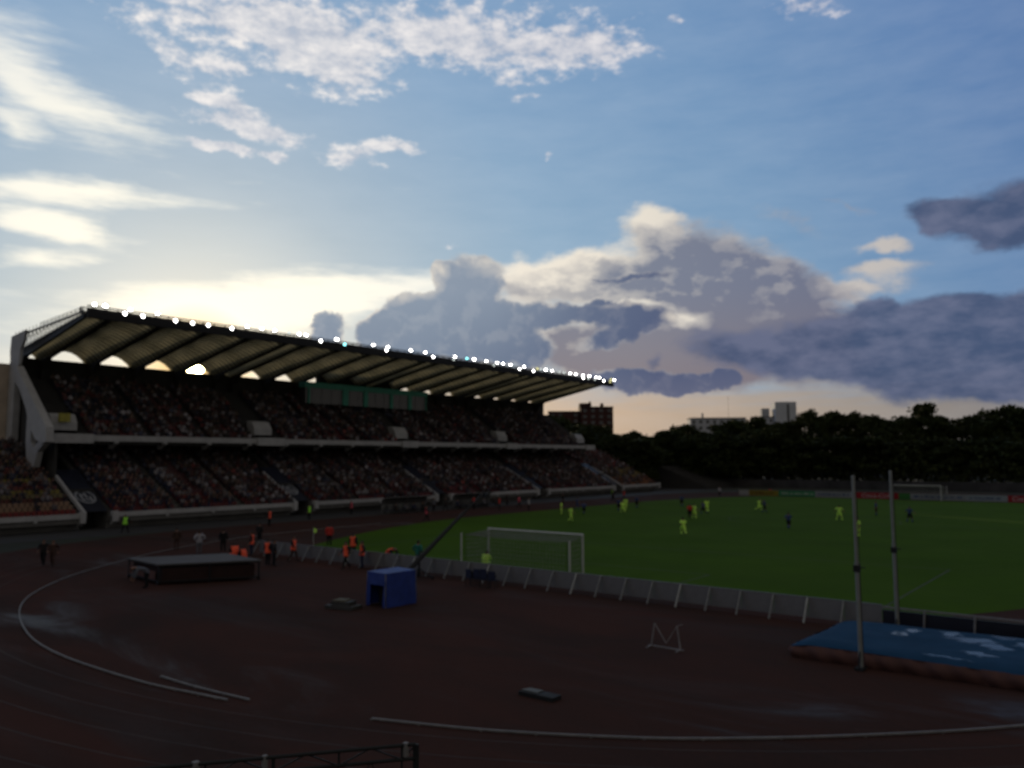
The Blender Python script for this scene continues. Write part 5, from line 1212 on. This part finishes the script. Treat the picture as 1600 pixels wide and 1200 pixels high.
# ------------------------------------------------------------------ trees
leaf = bpy.data.materials.new('foliage'); leaf.use_nodes = True; T = NT(leaf.node_tree); b = T.n['Principled BSDF']
co = T.new('ShaderNodeTexCoord').outputs['Object']; oi = T.new('ShaderNodeObjectInfo').outputs['Random']
cc = T.mix(T.rng(T.noise(co, .6, 4), .35, .65), (.015, .026, .007), (.042, .052, .013)); cc = T.mix(T.m('MULTIPLY', oi, .4), cc, (.038, .040, .012))
T.put(b.inputs['Base Color'], cc); b.inputs['Roughness'].default_value = .7; b.inputs['Specular IOR Level'].default_value = .1
bark = mat('bark', (.05, .04, .03), .9, scale=4)
def tree_mesh(seed, h=16., r=5.5):
    rs = random.Random(seed); m = MB()
    m.tube([(0, 0, 0), (.1, .05, h * .3), (.2, -.1, h * .6), (.1, 0, h * .85)], [.35, .27, .16, .05], 7)
    cl = []
    for k in range(26):
        a = rs.uniform(0, 2 * math.pi); t = rs.random(); zz = h * (.22 + .72 * t); rad = r * math.sin(math.pi * min(.97, (.16 + .8 * t))) ** .7 * rs.uniform(.35, .95)
        cl.append((rad * math.cos(a), rad * math.sin(a), zz, rs.uniform(.9, 1.75)))
    cl += [(rs.uniform(-1, 1), rs.uniform(-1, 1), h * .93, 1.3), (rs.uniform(-.5, .5), 0, h * .8, 1.9), (0, 0, h * .6, 2.3), (0, 0, h * .4, 2.2)]
    for x, y, z, s in cl[:16]: m.tube([(0, 0, max(1.5, z * .62)), (x * .6, y * .6, z * .85), (x, y, z)], [.11, .07, .03], 5)
    trunk = m
    V = []; F = []
    for x, y, z, s in cl:
        for q_ in range(int(135 * s)):
            dv = Vector((rs.gauss(0, 1), rs.gauss(0, 1), rs.gauss(0, 1))).normalized() * s * (rs.random() ** .4) * rs.uniform(.85, 1.25)
            p = Vector((x, y, z)) + Vector((dv.x * 1.15, dv.y * 1.15, dv.z * .85)); L_ = rs.uniform(.22, .44)
            u = Vector((rs.gauss(0, 1), rs.gauss(0, 1), rs.gauss(0, 1))).normalized(); v = u.cross(Vector((rs.gauss(0, 1), rs.gauss(0, 1), rs.gauss(0, 1)))).normalized()
            o0 = len(V); V += [tuple(p - u * L_), tuple(p + v * L_ * .6), tuple(p + u * L_), tuple(p - v * L_ * .6)]; F.append((o0, o0 + 1, o0 + 2, o0 + 3))
    cr = MB(); cr.v = V; cr.f = F; cr.mi = [0] * len(F)
    t_o = trunk.build('trunk', bark, smooth=True); 
    me = bpy.data.meshes.new('crown'); me.from_pydata(V, [], F); me.materials.append(leaf)
    c_o = bpy.data.objects.new('crown', me); col.objects.link(c_o)
    e = empty('leafy_tree'); t_o.parent = e; c_o.parent = e; return e
protos = [tree_mesh(s, 16, rr) for s, rr in ((1, 5.2), (2, 6.0), (3, 4.8), (4, 6.4), (5, 5.4), (6, 5.0))]
TREES += [(-128 + 7.5 * (k % 8) + 2 * (k % 3), 182 + 9 * (k // 8) + 4.2 * (k % 4), 12.2 + (k * 7 % 5) * .5, 6.5) for k in range(24)] + [(-93 - 6 * k, 166 + 5 * (k % 3), 11.6 + .5 * (k % 4), 6.0) for k in range(6)] + [(-109 - 5.5 * (k % 3), 148 + 5.5 * k, 14.0 + (k % 3), 6.5) for k in range(5)] + [(-90 - 7 * k, 184 + 4 * (k % 2), 12.5, 6.0) for k in range(5)]  # extra rows added to block the low sun from the far pitch
used = [False] * 6
rs = random.Random(3)
special = {23: 'tallest tree with a rounded twin top right of the middle of the far belt', 17: 'tree right beside the white tower block', 28 + 20: 'large tree in front of the red brick block'}
for i, (x, y, z, wd) in enumerate(TREES):
    k = rs.randrange(6)
    if not used[k]: e = protos[k]; used[k] = True
    else: e = copy_tree(protos[k])
    zs = (z + .6) / 16.2; e.location = (x, y, 0); e.rotation_euler = (0, 0, rs.uniform(0, 6.28)); ws = wd / 5.3
    e.scale = (ws, ws, zs)
    reg = 'behind the right end of the grandstand' if i >= 42 else ('in the front row of the belt behind the far goal' if i >= 28 else 'in the tall back row of the belt behind the far goal')
    tag(e, 'dark leafy tree ' + reg, 'tree', 'trees ' + reg)
for k in range(6):
    if not used[k]: e = protos[k]; e.location = (40 + 8 * k, 200, 0); tag(e, 'dark leafy tree far right beyond the track', 'tree', 'trees far right')
# undergrowth closing the belt at eye level
hn = []
def hedge(pts, h):
    V = []; F = []; rs = random.Random(9 + len(hn)); hn.append(1)
    for (x0, y0), (x1, y1) in zip(pts[:-1], pts[1:]):
        L_ = math.hypot(x1 - x0, y1 - y0)
        for q_ in range(int(L_ * 62)):
            t = rs.random(); p = Vector((x0 + (x1 - x0) * t, y0 + (y1 - y0) * t + rs.gauss(0, 1.3), h * (rs.random() ** .8) * (.8 + .3 * math.sin(t * L_ * .35) + .12 * math.sin(t * L_ * 1.3)))); s = rs.uniform(.25, .5)
            u = Vector((rs.gauss(0, 1), rs.gauss(0, 1), rs.gauss(0, 1))).normalized(); v = u.cross(Vector((rs.gauss(0, 1), rs.gauss(0, 1), rs.gauss(0, 1)))).normalized()
            o0 = len(V); V += [tuple(p - u * s), tuple(p + v * s * .7), tuple(p + u * s), tuple(p - v * s * .7)]; F.append((o0, o0 + 1, o0 + 2, o0 + 3))
    me = bpy.data.meshes.new('undergrowth'); me.from_pydata(V, [], F); me.materials.append(leaf); o = bpy.data.objects.new('undergrowth', me); col.objects.link(o)
    tag(o, 'dark undergrowth filling the ' + ('foot of the tree belt' if len(hn) < 2 else 'middle of the tree belt further back'), 'bushes', kind='stuff')
hedge([(-135, 172), (-112, 190), (-84, 197), (-30, 199), (30, 203)], 7.0)
hedge([(-150, 196), (-84, 216), (-30, 219), (30, 221)], 12.0)
